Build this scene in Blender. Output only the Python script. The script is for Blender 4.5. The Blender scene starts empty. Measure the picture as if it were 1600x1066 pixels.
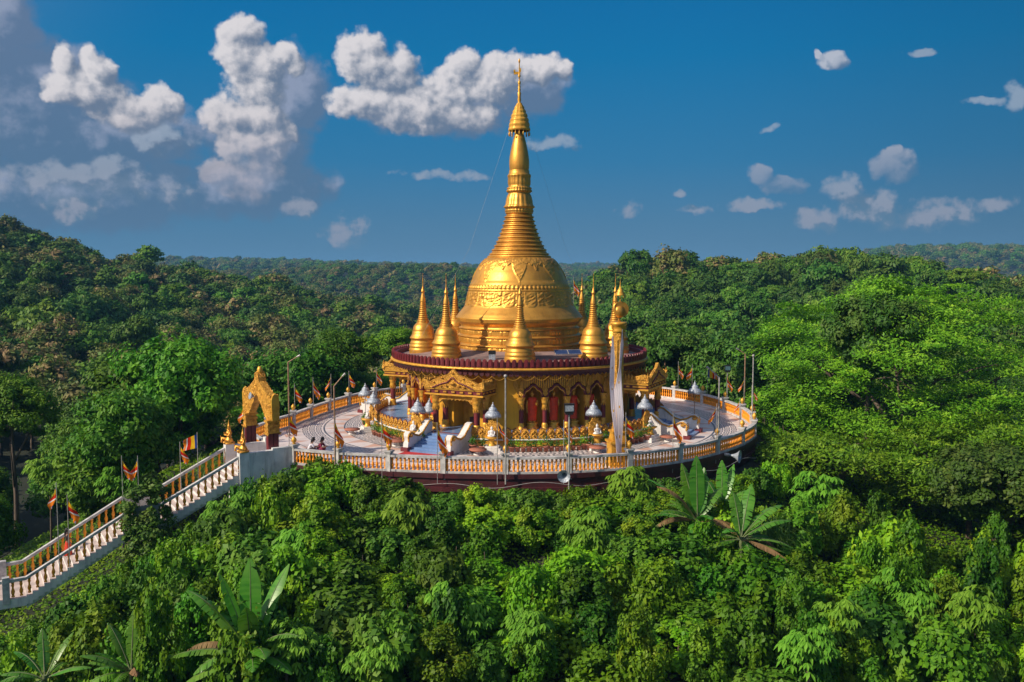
import bpy, math, random
import numpy as np
from mathutils import Vector, Matrix
PI = math.pi; R_ = math.radians
random.seed(7); RNG = np.random.RandomState(11)
scene = bpy.context.scene; COL = scene.collection

# ------------------------------------------------------------------ camera, sky, sun, exposure
# world origin: the axis of the great stupa at the level of the terrace floor; metres
CAM = (-0.6, -75.0, 12.5); FOC = 1400.0; PITCH = math.atan(106 / FOC)
cd = bpy.data.cameras.new('camera'); cam = bpy.data.objects.new('camera', cd); COL.objects.link(cam)
cam.location = CAM; cam.rotation_euler = (PI / 2 - PITCH, 0, 0)
cd.sensor_width = 36; cd.lens = 36 * FOC / 1600; cd.clip_end = 20000; cd.clip_start = .1
scene.camera = cam
scene.view_settings.view_transform = 'Standard'; scene.view_settings.look = 'None'
scene.view_settings.exposure = 0.0; scene.view_settings.gamma = 1
SUN_EL, SUN_AZ = 35.0, 242.0                       # degrees; azimuth clockwise from +Y
sd = bpy.data.lights.new('sun', 'SUN'); sun = bpy.data.objects.new('sun', sd); COL.objects.link(sun)
sd.energy = 5.0; sd.angle = R_(0.55); sd.color = (1.0, 0.87, 0.70)
tosun = Vector((math.sin(R_(SUN_AZ)) * math.cos(R_(SUN_EL)), math.cos(R_(SUN_AZ)) * math.cos(R_(SUN_EL)), math.sin(R_(SUN_EL))))
sun.rotation_euler = tosun.to_track_quat('Z', 'Y').to_euler(); sun.location = tosun * 200
scene.cycles.max_bounces = 6; scene.cycles.diffuse_bounces = 3; scene.cycles.glossy_bounces = 3
scene.cycles.transparent_max_bounces = 6; scene.cycles.transmission_bounces = 3; scene.cycles.volume_bounces = 0
scene.cycles.caustics_reflective = False; scene.cycles.caustics_refractive = False
scene.cycles.use_denoising = True

def raydir(px, py):
    u = (px - 800) / FOC; v = (py - 533) / FOC
    f = math.cos(PITCH) - v * math.sin(PITCH); dn = math.sin(PITCH) + v * math.cos(PITCH)
    return u, f, -dn
def site(px, py, z):
    """surveyed point: sight line of the photo station met with the level z"""
    u, f, w = raydir(px, py); t = (z - CAM[2]) / w
    return Vector((CAM[0] + u * t, CAM[1] + f * t, z))
def zat(px, py, Y):
    """height of a sight line where it crosses depth Y; returns point"""
    u, f, w = raydir(px, py); t = (Y - CAM[1]) / f
    return Vector((CAM[0] + u * t, Y, CAM[2] + w * t))

# ------------------------------------------------------------------ sky
W = bpy.data.worlds.new('World'); scene.world = W; W.use_nodes = True
nt = W.node_tree; nt.nodes.clear()
class G:
    """tiny node helper"""
    def __init__(s, tree): s.t = tree
    def n(s, typ, **kw):
        x = s.t.nodes.new(typ)
        for k, v in kw.items(): setattr(x, k, v)
        return x
    def put(s, sock, v):
        if hasattr(v, 'is_linked') or hasattr(v, 'links'): s.t.links.new(v, sock)
        else: sock.default_value = v
    def m(s, op, a, b=None, c=None, clamp=False):
        x = s.n('ShaderNodeMath', operation=op, use_clamp=clamp); s.put(x.inputs[0], a)
        if b is not None: s.put(x.inputs[1], b)
        if c is not None: s.put(x.inputs[2], c)
        return x.outputs[0]
    def v(s, op, a, b=None, out=0):
        x = s.n('ShaderNodeVectorMath', operation=op); s.put(x.inputs[0], a)
        if b is not None: s.put(x.inputs[1], b)
        return x.outputs['Value'] if out else x.outputs[0]
    def mix(s, f, a, b, blend='MIX'):
        x = s.n('ShaderNodeMix', data_type='RGBA', blend_type=blend)
        s.put(x.inputs[0], f); s.put(x.inputs[6], a); s.put(x.inputs[7], b); return x.outputs[2]
    def noise(s, vec, scale, detail=4, rough=.5, dist=0, out=0):
        x = s.n('ShaderNodeTexNoise'); s.put(x.inputs['Vector'], vec); x.inputs['Scale'].default_value = scale
        x.inputs['Detail'].default_value = detail; x.inputs['Roughness'].default_value = rough; x.inputs['Distortion'].default_value = dist
        return x.outputs[out]
    def sstep(s, x, lo, hi, a=0., b=1.):
        m = s.n('ShaderNodeMapRange', interpolation_type='SMOOTHSTEP'); s.put(m.inputs[0], x)
        m.inputs[1].default_value = lo; m.inputs[2].default_value = hi; m.inputs[3].default_value = a; m.inputs[4].default_value = b
        return m.outputs[0]
    def ramp(s, x, stops, interp='LINEAR'):
        r = s.n('ShaderNodeValToRGB'); cr = r.color_ramp; cr.interpolation = interp
        while len(cr.elements) < len(stops): cr.elements.new(.5)
        for e, (p, c) in zip(cr.elements, stops): e.position = p; e.color = (*c, 1) if len(c) == 3 else c
        s.put(r.inputs[0], x); return r.outputs[0]

def angles(px, py):
    u, f, w = raydir(px, py); L = math.sqrt(u * u + f * f + w * w)
    return math.atan2(u, f), math.asin(w / L)
# cumulus heads: photo station bearing/elevation, given as direction + size (all in 1/1400 rad units)
CUM = [(378, 72, 40, 42), (400, 100, 48, 40), (440, 84, 26, 20), (462, 100, 20, 16), (400, 140, 52, 32), (362, 178, 48, 38), (410, 178, 44, 34),
       (430, 205, 36, 32), (385, 228, 52, 36), (392, 262, 52, 36), (345, 272, 44, 24), (385, 292, 44, 26),
       (568, 92, 50, 42), (612, 112, 50, 40), (556, 158, 44, 32), (606, 168, 64, 36), (668, 168, 62, 40), (722, 98, 30, 30), (705, 138, 50, 40),
       (768, 128, 62, 46), (835, 106, 58, 30), (880, 106, 20, 18), (730, 178, 60, 28),
       (100, 100, 24, 26), (118, 138, 44, 28), (200, 166, 50, 24), (160, 112, 28, 36), (150, 148, 56, 34), (246, 160, 40, 32), (212, 180, 60, 26),
       (1300, 98, 28, 18), (1278, 88, 7, 12), (1188, 268, 24, 18), (1222, 286, 36, 18), (1398, 262, 40, 30), (1392, 238, 14, 12)]
MASS = [(-12, 40, 66, 80), (10, 150, 160, 100), (90, 205, 260, 62), (470, 150, 56, 76), (445, 230, 60, 50), (690, 168, 160, 50), (800, 140, 96, 50), (160, 300, 230, 60), (400, 290, 130, 50)]
SOFT = [(150, 290, 120, 34), (252, 222, 46, 30), (120, 330, 60, 20), (60, 290, 50, 16),
        (1175, 322, 38, 14), (1322, 300, 32, 28), (1372, 318, 64, 28), (1555, 320, 32, 16), (1482, 322, 32, 14), (1582, 150, 20, 24), (1530, 160, 28, 8),
        (1430, 90, 20, 7), (1055, 306, 18, 10), (1092, 332, 26, 9), (985, 325, 26, 14), (1280, 345, 36, 22), (470, 322, 30, 20), (540, 358, 32, 22),
        (700, 275, 80, 11), (870, 220, 66, 14), (1200, 195, 22, 5), (1440, 330, 90, 24)]
def cloud_group(name, blobs, warp, wscale, amp, nscale, fine=1.9):
    ng = bpy.data.node_groups.new(name, 'ShaderNodeTree')
    ng.interface.new_socket('P', in_out='INPUT', socket_type='NodeSocketVector')
    ng.interface.new_socket('F', in_out='OUTPUT', socket_type='NodeSocketFloat')
    g = G(ng); gi = ng.nodes.new('NodeGroupInput'); go = ng.nodes.new('NodeGroupOutput'); P = gi.outputs[0]
    nz = g.noise(P, wscale, 4, .55, 0, 1)
    wv = g.v('MULTIPLY', g.v('SUBTRACT', nz, (.5, .5, .5)), (warp, warp, 0))
    P2 = g.v('ADD', P, wv); F = None
    for (x, y, rx, ry) in blobs:
        a, e = angles(x, y)
        d = g.v('LENGTH', g.v('MULTIPLY', g.v('SUBTRACT', P2, (a, e, 0)), (FOC / rx, FOC / ry, 0)), out=1)
        b = g.m('SUBTRACT', 1.0, g.m('MULTIPLY', d, d))
        F = b if F is None else g.m('SMOOTH_MAX', F, b, .35)
    # cauliflower billows: two octaves of rounded cells + fine noise
    def cell(sc):
        vo = g.n('ShaderNodeTexVoronoi', feature='SMOOTH_F1'); g.put(vo.inputs['Vector'], P2); vo.inputs['Scale'].default_value = sc
        vo.inputs['Smoothness'].default_value = .35; return vo.outputs['Distance']
    bil = g.m('ADD', g.m('MULTIPLY', g.m('SUBTRACT', .45, cell(nscale)), 1.1), g.m('MULTIPLY', g.m('SUBTRACT', .45, cell(nscale * 2.6)), .55))
    fb = g.m('SUBTRACT', g.noise(P, nscale * 2.5, 8, .56), .5)
    tot = g.m('ADD', F, g.m('MULTIPLY', g.m('ADD', bil, g.m('MULTIPLY', fb, fine)), amp))
    ng.links.new(tot, go.inputs[0]); return ng
g = G(nt)
tc = g.n('ShaderNodeTexCoord'); sep = g.n('ShaderNodeSeparateXYZ'); g.put(sep.inputs[0], tc.outputs['Generated'])
az = g.m('ARCTAN2', sep.outputs[0], sep.outputs[1]); el = g.m('ARCSINE', sep.outputs[2])
cmb = g.n('ShaderNodeCombineXYZ'); g.put(cmb.inputs[0], az); g.put(cmb.inputs[1], el); P = cmb.outputs[0]
def call(ng, vec):
    x = g.n('ShaderNodeGroup'); x.node_tree = ng; g.put(x.inputs[0], vec); return x.outputs[0]
NG1 = cloud_group('cumulus', CUM, .036, 20, .60, 28, 1.8); NG2 = cloud_group('thin_cloud', SOFT, .05, 16, .85, 26, 3.4)
f0 = call(NG1, P); f1 = call(NG1, g.v('ADD', P, (-.011, .010, 0)))
f2 = call(NG1, g.v('ADD', P, (-.0035, .0035, 0)))
s0 = call(NG2, P); s1 = call(NG2, g.v('ADD', P, (-.014, .014, 0)))
NG3 = cloud_group('grey_cloud', MASS, .05, 12, .42, 18, 2.6); m0 = call(NG3, P); m1 = call(NG3, g.v('ADD', P, (-.02, .02, 0)))
sky = g.n('ShaderNodeTexSky', sky_type='NISHITA', sun_disc=False, sun_elevation=R_(SUN_EL), sun_rotation=R_(SUN_AZ), altitude=100, air_density=1.0, dust_density=.6, ozone_density=2.5)
skyc = g.v('SCALE', sky.outputs[0]); skyc.node.inputs['Scale'].default_value = .075
grad = g.ramp(g.m('DIVIDE', el, .55, clamp=True), [(0, (.090, .200, .325)), (.10, (.062, .190, .340)), (.22, (.022, .180, .375)), (.42, (.0, .165, .390)), (.62, (.0, .130, .365)), (.85, (.0, .100, .310)), (1, (.0, .085, .28))])
base = g.mix(.97, skyc, grad)
dark = g.sstep(az, .15, .60, 1, .80); base = g.mix(1, base, dark, 'MULTIPLY')
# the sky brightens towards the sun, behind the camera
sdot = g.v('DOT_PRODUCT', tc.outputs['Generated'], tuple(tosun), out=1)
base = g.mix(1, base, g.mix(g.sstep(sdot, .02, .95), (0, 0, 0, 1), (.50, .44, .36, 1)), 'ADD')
# thin, greyish clouds
sm = g.m('MULTIPLY', g.sstep(s0, -.15, .95), .74)
slit = g.sstep(g.m('SUBTRACT', s0, s1), -.25, .75)
low = g.sstep(el, .02, .16)
sc_ = g.mix(slit, g.mix(low, (.13, .215, .31, 1), (.105, .165, .26, 1)), g.mix(low, (.34, .33, .39, 1), (.33, .40, .50, 1)))
mcol = g.mix(g.sstep(el, .06, .26), (.090, .165, .275, 1), (.125, .185, .30, 1)); mcol = g.mix(g.sstep(g.m('SUBTRACT', m0, m1), -.05, .65), mcol, (.30, .34, .46, 1)); cb_ = g.mix(g.m('MULTIPLY', g.sstep(m0, -.05, .55), .88), base, mcol)
c1 = g.mix(sm, cb_, sc_)
# crisp cumulus
cm = g.sstep(f0, -.06, .46)
lit = g.m('ADD', g.m('MULTIPLY', g.sstep(g.m('SUBTRACT', f0, f1), -.50, .62), .74), g.m('MULTIPLY', g.sstep(g.m('SUBTRACT', f0, f2), -.22, .26), .26))
hi = g.mix(g.sstep(el, .06, .2), (.50, .42, .44, 1), (.72, .69, .71, 1)); lo = g.mix(g.sstep(el, .06, .2), (.15, .20, .29, 1), (.14, .195, .29, 1))
cc = g.mix(lit, lo, hi)
fadeh = g.sstep(el, .085, .16, .45, 1)
fader = g.sstep(az, .15, .30, 1, .62)
c2 = g.mix(g.m('MULTIPLY', g.m('MULTIPLY', cm, fadeh), fader), c1, cc)
# clouds stand only in one part of the sky: clear sky elsewhere
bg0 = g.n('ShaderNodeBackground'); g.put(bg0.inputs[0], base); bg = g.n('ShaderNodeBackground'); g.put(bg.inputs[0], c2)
win = g.m('MULTIPLY', g.sstep(g.m('ABSOLUTE', az), .62, .80, 1, 0), g.m('MULTIPLY', g.sstep(el, -.01, .0), g.sstep(el, .36, .46, 1, 0)))
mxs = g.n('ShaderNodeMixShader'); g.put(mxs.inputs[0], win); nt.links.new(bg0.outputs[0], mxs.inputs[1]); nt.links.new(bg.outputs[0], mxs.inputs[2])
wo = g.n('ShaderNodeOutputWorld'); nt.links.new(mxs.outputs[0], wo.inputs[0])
W.cycles.sampling_method = 'MANUAL'; W.cycles.sample_map_resolution = 512

# ------------------------------------------------------------------ object helpers
def link(o, parent=None):
    COL.objects.link(o)
    if parent is not None: o.parent = parent
    return o
def tag(o, label=None, cat=None, group=None, kind=None):
    if label: o['label'] = label
    if cat: o['category'] = cat
    if group: o['group'] = group
    if kind: o['kind'] = kind
    return o
def empty(name, loc=(0, 0, 0), rz=0, label=None, cat=None, group=None):
    o = bpy.data.objects.new(name, None); o.empty_display_size = .3; link(o)
    o.location = loc; o.rotation_euler = (0, 0, rz); return tag(o, label, cat, group)
def copy_tree(o, parent=None):
    c = o.copy(); COL.objects.link(c)
    if parent is not None: c.parent = parent
    for ch in o.children: copy_tree(ch, c)
    return c
class MB:
    def __init__(s, M=None): s.v = []; s.f = []; s.mi = []; s.sm = []; s.M = M or Matrix(); s.cur = 0; s.smooth = False
    def add(s, vs, fs, smooth=None):
        k = len(s.v); M = s.M
        s.v += [tuple(M @ Vector(p)) for p in vs]
        for f in fs: s.f.append(tuple(i + k for i in f)); s.mi.append(s.cur); s.sm.append(s.smooth if smooth is None else smooth)
        return s
    def box(s, c, d, rz=0, taper=1.0):
        x, y, z = d[0] / 2, d[1] / 2, d[2] / 2; ca, sa = math.cos(rz), math.sin(rz); vs = []
        for k, t in ((-1, 1), (1, taper)):
            for i, j in ((-1, -1), (1, -1), (1, 1), (-1, 1)):
                a, b = i * x * t, j * y * t; vs.append((c[0] + a * ca - b * sa, c[1] + a * sa + b * ca, c[2] + k * z))
        return s.add(vs, [(3, 2, 1, 0), (4, 5, 6, 7), (0, 1, 5, 4), (1, 2, 6, 5), (2, 3, 7, 6), (3, 0, 4, 7)], False)
    def tube(s, pts, r, n=8, cap=True):
        pts = [Vector(p) for p in pts]; rs = r if isinstance(r, (list, tuple)) else [r] * len(pts); vs = []; fs = []
        up = Vector((0, 0, 1)); prev = None
        for i, p in enumerate(pts):
            d = (pts[min(i + 1, len(pts) - 1)] - pts[max(i - 1, 0)]).normalized()
            a = (prev - d * prev.dot(d)) if prev is not None else (up.cross(d) if abs(d.z) < .95 else Vector((1, 0, 0)).cross(d))
            a.normalize(); prev = a; b = d.cross(a)
            for k in range(n):
                t = 2 * PI * k / n; vs.append(tuple(p + (a * math.cos(t) + b * math.sin(t)) * rs[i]))
        for i in range(len(pts) - 1):
            for k in range(n): fs.append((i * n + k, i * n + (k + 1) % n, (i + 1) * n + (k + 1) % n, (i + 1) * n + k))
        s.add(vs, fs, True)
        if cap:
            s.add(vs[:n], [tuple(range(n))[::-1]], False); s.add(vs[-n:], [tuple(range(n))], False)
        return s
    def lathe(s, prof, n=24, c=(0, 0, 0), mod=None, sx=1, sy=1, smooth=True, a0=0, a1=2 * PI):
        full = abs(a1 - a0 - 2 * PI) < 1e-6; m = n if full else n + 1; vs = []; fs = []
        for (r, z) in prof:
            for k in range(m):
                t = a0 + (a1 - a0) * k / n; rr = max(0, r + (mod(t, r, z) if mod else 0))
                vs.append((c[0] + rr * math.cos(t) * sx, c[1] + rr * math.sin(t) * sy, c[2] + z))
        for i in range(len(prof) - 1):
            for k in range(n):
                k2 = (k + 1) % m; fs.append((i * m + k, i * m + k2, (i + 1) * m + k2, (i + 1) * m + k))
        return s.add(vs, fs, smooth)
    def ball(s, c, r, n=10, sz=1.0):
        pr = [(r * math.sin(PI * i / (n // 2 + 1)), -r * sz * math.cos(PI * i / (n // 2 + 1))) for i in range(n // 2 + 2)]
        return s.lathe(pr, n, c)
    def prism(s, poly, axis_o, u, v, w, depth):
        """2-D outline poly in the plane (u,v) at axis_o, pushed depth along w"""
        o, u, v, w = Vector(axis_o), Vector(u), Vector(v), Vector(w); n = len(poly)
        A = [o + u * a + v * b for a, b in poly]; B = [p + w * depth for p in A]
        return s.add([tuple(p) for p in A + B], [tuple(range(n))[::-1], tuple(range(n, 2 * n))] + [(i, (i + 1) % n, n + (i + 1) % n, n + i) for i in range(n)], False)
    def mesh(s, name, mats):
        me = bpy.data.meshes.new(name); me.from_pydata(s.v, [], s.f)
        for m in (mats if isinstance(mats, (list, tuple)) else [mats]): me.materials.append(m)
        me.polygons.foreach_set('material_index', s.mi); me.polygons.foreach_set('use_smooth', s.sm); me.update(); return me
    def build(s, name, mats, parent=None, loc=None, rz=None):
        o = bpy.data.objects.new(name, s.mesh(name, mats)); link(o, parent)
        if loc is not None: o.location = loc
        if rz is not None: o.rotation_euler = (0, 0, rz)
        return o
def fast_mesh(name, V, Q, mats, smooth=False, mi=None):
    me = bpy.data.meshes.new(name); V = np.asarray(V, np.float32); Q = np.asarray(Q, np.int32); k = Q.shape[1]
    me.vertices.add(len(V)); me.vertices.foreach_set('co', V.ravel())
    me.loops.add(Q.size); me.loops.foreach_set('vertex_index', Q.ravel())
    me.polygons.add(len(Q)); me.polygons.foreach_set('loop_start', np.arange(0, Q.size, k, dtype=np.int32))
    me.polygons.foreach_set('loop_total', np.full(len(Q), k, np.int32))
    if smooth: me.polygons.foreach_set('use_smooth', np.ones(len(Q), bool))
    for m in (mats if isinstance(mats, (list, tuple)) else [mats]): me.materials.append(m)
    if mi is not None: me.polygons.foreach_set('material_index', np.asarray(mi, np.int32))
    me.update(); me.validate(); return me

# ------------------------------------------------------------------ materials
def mat(name, col, rough=.6, metal=0., var=.15, vscale=2.0, bump=0., bscale=12., col2=None, voro=False, detail=5, spec=.5, coat=0):
    m = bpy.data.materials.new(name); m.use_nodes = True; t = m.node_tree; p = t.nodes['Principled BSDF']; g = G(t)
    tc = g.n('ShaderNodeTexCoord').outputs['Object']
    nz = g.noise(tc, vscale, detail, .6); c2 = col2 or tuple(c * (1 - var * 2) for c in col)
    g.put(p.inputs['Base Color'], g.mix(g.sstep(nz, .35, .68), (*col, 1), (*c2, 1)))
    if name in ('gold_leaf', 'weathered_white_coping', 'grey_white_cement', 'maroon_paint', 'dark_maroon_paint', 'ochre_plaster', 'white_paint'):   # rain streaks and grime with a shape of their own
        st = g.noise(g.v('MULTIPLY', tc, (2.6, 2.6, .35)), 1.6, 6, .65); b0 = p.inputs['Base Color'].links[0].from_socket
        g.put(p.inputs['Base Color'], g.mix(g.m('MULTIPLY', g.sstep(st, .50, .72), .42 if name != 'grey_white_cement' else .65), b0, tuple(c * .45 for c in col) + (1,)))
    g.put(p.inputs['Roughness'], g.m('ADD', rough - .06, g.m('MULTIPLY', g.noise(tc, vscale * 4, 3), .12)))
    p.inputs['Metallic'].default_value = metal; p.inputs['Specular IOR Level'].default_value = spec
    if bump:
        b = g.n('ShaderNodeBump'); b.inputs['Strength'].default_value = bump; b.inputs['Distance'].default_value = .06
        if voro:
            vo = g.n('ShaderNodeTexVoronoi'); g.put(vo.inputs['Vector'], g.v('ADD', tc, g.v('SCALE', g.noise(tc, bscale * .6, 2, .5, 0, 1)))); vo.inputs['Scale'].default_value = bscale
            g.put(b.inputs['Height'], g.m('SUBTRACT', 1, vo.outputs[0]))
        else: g.put(b.inputs['Height'], g.noise(tc, bscale, 4))
        g.put(p.inputs['Normal'], b.outputs[0])
    return m
def leaf_mat0(name, c):
    m = bpy.data.materials.new(name); m.use_nodes = True; t = m.node_tree; t.nodes.clear(); g = G(t)
    d = g.n('ShaderNodeBsdfDiffuse'); d.inputs[0].default_value = (*c, 1); tr = g.n('ShaderNodeBsdfTranslucent'); tr.inputs[0].default_value = (*c, 1)
    mx = g.n('ShaderNodeMixShader'); mx.inputs[0].default_value = .45; t.links.new(d.outputs[0], mx.inputs[1]); t.links.new(tr.outputs[0], mx.inputs[2])
    out = g.n('ShaderNodeOutputMaterial'); t.links.new(mx.outputs[0], out.inputs[0]); return m
M = {}
M['gold'] = mat('gold_leaf', (.82, .41, .065), .43, .64, .14, .9, .12, 7, col2=(.62, .29, .045))
M['gold_carved'] = mat('carved_gold', (.90, .48, .07), .42, .5, .2, 3, .9, 9, col2=(.55, .25, .03), voro=True)
M['gold_paint'] = mat('gold_paint', (.80, .43, .05), .45, .35, .2, 2, .15, 9, col2=(.62, .29, .03))
M['ochre'] = mat('ochre_plaster', (.74, .36, .012), .75, 0, .12, .6, .05, 8, col2=(.58, .26, .01))
M['orange_wall'] = mat('orange_plaster', (.62, .16, .015), .75, 0, .12, .6)
M['maroon'] = mat('maroon_paint', (.18, .020, .024), .5, 0, .25, 1.2, .1, 8, col2=(.11, .014, .018))
M['maroon_dark'] = mat('dark_maroon_paint', (.085, .012, .016), .55, 0, .25, 1.2, .2, 6, col2=(.045, .01, .012))
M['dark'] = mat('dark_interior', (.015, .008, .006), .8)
M['curtain'] = mat('brown_door_wood', (.07, .018, .012), .6)
M['white'] = mat('white_paint', (.80, .77, .73), .55, 0, .1, 1.5, .05, 8, col2=(.66, .62, .58))
M['coping'] = mat('weathered_white_coping', (.60, .58, .56), .7, 0, .2, 2.2, .15, 14, col2=(.34, .33, .33))
M['cement'] = mat('grey_white_cement', (.78, .78, .76), .8, 0, .2, .9, .15, 7, col2=(.55, .56, .56), detail=8)
M['step'] = mat('pale_pink_step', (.60, .49, .44), .75, 0, .12, 1.5, col2=(.42, .35, .32))
M['orange'] = mat('orange_paint', (.95, .36, .012), .5, .0, .15, 3, col2=(.82, .27, .01))
M['blue'] = mat('blue_tile', (.20, .31, .52), .25, 0, .1, .8, col2=(.13, .23, .44))
M['bluerug'] = mat('blue_mat', (.01, .12, .42), .8)
M['redrug'] = mat('red_carpet', (.55, .03, .03), .85)
M['roofdeck'] = mat('roof_deck_tiles', (.34, .22, .19), .8, 0, .3, .5, .1, 5, col2=(.10, .07, .07), detail=8)
M['terracotta'] = mat('terracotta', (.42, .15, .09), .7, 0, .2, 6, col2=(.30, .10, .06))
M['silver'] = mat('silver_foil', (.46, .50, .56), .45, .2, .2, 9, .5, 14, col2=(.22, .26, .32))
M['steel'] = mat('painted_steel', (.48, .46, .44), .5, .3, .2, 4)
M['rust'] = mat('rusty_steel', (.40, .24, .15), .6, .2, .2, 4)
M['pvc'] = mat('white_cable', (.36, .34, .33), .6)
M['black'] = mat('black_plastic', (.02, .02, .022), .4)
M['glassy'] = mat('blue_lens', (.10, .20, .24), .15, 0, .1)
M['solar'] = mat('solar_cells', (.04, .06, .14), .15, .1, .1)
M['robe'] = mat('red_orange_robe', (.92, .07, .012), .55, 0, .12, 4, .2, 10)
M['banner'] = leaf_mat0('white_lilac_cloth', (.90, .86, .96))
M['marblewhite'] = mat('white_figure', (.82, .80, .78), .5)
M['skin'] = mat('skin', (.30, .16, .10), .6); M['hair'] = mat('black_hair', (.012, .010, .010), .5)
M['shirt'] = mat('white_shirt', (.72, .72, .80), .8); M['maroon_cloth'] = mat('maroon_dress', (.22, .012, .05), .8)
M['red_cloth'] = mat('red_skirt', (.62, .04, .012), .8); M['dark_cloth'] = mat('dark_top', (.03, .015, .02), .8)
FL = [leaf_mat0('flag_' + n, c) for n, c in (('blue', (.015, .05, .28)), ('yellow', (.85, .52, .02)), ('red', (.72, .035, .012)), ('white', (.80, .76, .74)), ('orange', (.85, .24, .02)))]
for m_ in []: m_.node_tree.nodes['Principled BSDF'].inputs['Specular IOR Level'].default_value = .2

# floor tiles: pink-white marble with grey rings, pink rays and maze blocks (polar pattern)
def floor_mat():
    m = bpy.data.materials.new('patterned_marble_tiles'); m.use_nodes = True; t = m.node_tree; p = t.nodes['Principled BSDF']; g = G(t)
    tc = g.n('ShaderNodeTexCoord').outputs['Object']; sp = g.n('ShaderNodeSeparateXYZ'); g.put(sp.inputs[0], tc); x, y = sp.outputs[0], sp.outputs[1]
    r = g.m('SQRT', g.m('ADD', g.m('MULTIPLY', x, x), g.m('MULTIPLY', y, y))); a = g.m('ARCTAN2', y, x)
    def band(lo, hi): return g.m('MULTIPLY', g.m('GREATER_THAN', r, lo), g.m('LESS_THAN', r, hi))
    white, pink, grey = (.78, .68, .64, 1), (.66, .40, .30, 1), (.10, .11, .13, 1)
    nz = g.noise(tc, 1.2, 6); wc = g.mix(g.sstep(nz, .4, .7), white, (.66, .56, .52, 1))
    # rays between the rings
    u = g.m('FRACT', g.m('MULTIPLY', a, 44 / (2 * PI))); w = g.m('DIVIDE', g.m('SUBTRACT', r, 14.5), 1.6)
    ray = g.m('MULTIPLY', g.m('LESS_THAN', g.m('ABSOLUTE', g.m('SUBTRACT', u, .5)), g.m('MULTIPLY', g.m('SUBTRACT', 1, w), .30)), band(14.5, 16.1))
    c = g.mix(ray, wc, pink)
    # pink rays outside too
    w3 = g.m('DIVIDE', g.m('SUBTRACT', r, 18.0), 1.6)
    ray2 = g.m('MULTIPLY', g.m('LESS_THAN', g.m('ABSOLUTE', g.m('SUBTRACT', u, .5)), g.m('MULTIPLY', w3, .30)), band(18.0, 19.3)); c = g.mix(ray2, c, pink)
    # maze blocks: nested brackets in polar cells
    def maze(r0, r1, rows, na):
        A = g.m('MULTIPLY', a, na / (2 * PI)); Rr = g.m('MULTIPLY', g.m('SUBTRACT', r, r0), rows / (r1 - r0))
        fa = g.m('FRACT', g.m('ADD', A, g.m('MULTIPLY', g.m('FLOOR', Rr), .5))); fr = g.m('FRACT', Rr)
        da = g.m('ABSOLUTE', g.m('SUBTRACT', fa, .5)); dr = g.m('ABSOLUTE', g.m('SUBTRACT', fr, .5)); dm = g.m('MAXIMUM', da, dr)
        ring = g.m('MULTIPLY', g.m('GREATER_THAN', dm, .25), g.m('LESS_THAN', dm, .41))
        core = g.m('MULTIPLY', g.m('LESS_THAN', da, .14), g.m('LESS_THAN', dr, .09))
        return g.m('MULTIPLY', g.m('MAXIMUM', ring, core), band(r0, r1))
    c = g.mix(maze(12.9, 14.4, 3, 84), c, grey); c = g.mix(maze(16.3, 17.9, 3, 100), c, grey)
    for lo, hi in ((14.42, 14.56), (16.06, 16.2), (19.0, 19.08)): c = g.mix(band(lo, hi), c, grey)
    c = g.mix(g.m('MULTIPLY', g.sstep(g.noise(tc, .55, 8, .65), .50, .72), .45), c, (.36, .31, .27, 1))
    g.put(p.inputs['Base Color'], c); p.inputs['Roughness'].default_value = .4; return m
M['floor'] = floor_mat()

def leaf_mat(name, c1, c2, c3=None, trans=.24, rough=.55, nscale=.6, dark=.5, spec=.25):
    """leaf: two-tone by island, by whole plant, and by a soft patchiness"""
    m = bpy.data.materials.new(name); m.use_nodes = True; t = m.node_tree; g = G(t); t.nodes.clear()
    geo = g.n('ShaderNodeNewGeometry'); oi = g.n('ShaderNodeObjectInfo'); tc = g.n('ShaderNodeTexCoord').outputs['Object']
    isl = geo.outputs['Random Per Island']; rnd = oi.outputs['Random']
    c = g.mix(isl, (*c1, 1), (*c2, 1))
    if c3: c = g.mix(g.m('MULTIPLY', g.sstep(g.noise(tc, nscale, 3), .45, .64), .92), c, (*c3, 1))
    hs = g.n('ShaderNodeHueSaturation'); g.put(hs.inputs['Color'], c)
    g.put(hs.inputs['Hue'], g.m('ADD', .48, g.m('MULTIPLY', rnd, .035))); g.put(hs.inputs['Value'], g.m('ADD', 1 - dark * .5, g.m('MULTIPLY', g.m('FRACT', g.m('MULTIPLY', rnd, 7.31)), dark)))
    col = hs.outputs[0]
    d = g.n('ShaderNodeBsdfPrincipled'); g.put(d.inputs['Base Color'], col); d.inputs['Roughness'].default_value = rough; d.inputs['Specular IOR Level'].default_value = spec
    tr = g.n('ShaderNodeBsdfTranslucent'); g.put(tr.inputs[0], g.mix(.6, col, (.35, .62, .04, 1), 'MULTIPLY') if False else col)
    mx = g.n('ShaderNodeMixShader'); mx.inputs[0].default_value = trans; t.links.new(d.outputs[0], mx.inputs[1]); t.links.new(tr.outputs[0], mx.inputs[2])
    out = g.n('ShaderNodeOutputMaterial'); t.links.new(mx.outputs[0], out.inputs[0]); return m
L = {}
L['dark'] = leaf_mat('dark_leaves', (.030, .098, .010), (.072, .180, .018), (.11, .19, .028))
L['mid'] = leaf_mat('mid_green_leaves', (.045, .140, .008), (.105, .250, .016), (.15, .26, .022))
L['olive'] = leaf_mat('olive_leaves', (.070, .130, .018), (.15, .200, .035), (.27, .21, .080), nscale=.45)
L['tan'] = leaf_mat('leaves_with_tan_blossom', (.070, .135, .016), (.15, .205, .030), (.38, .25, .12), nscale=.55)
L['bright'] = leaf_mat('bright_feathery_leaves', (.085, .235, .007), (.175, .36, .010), (.22, .40, .02))
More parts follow.
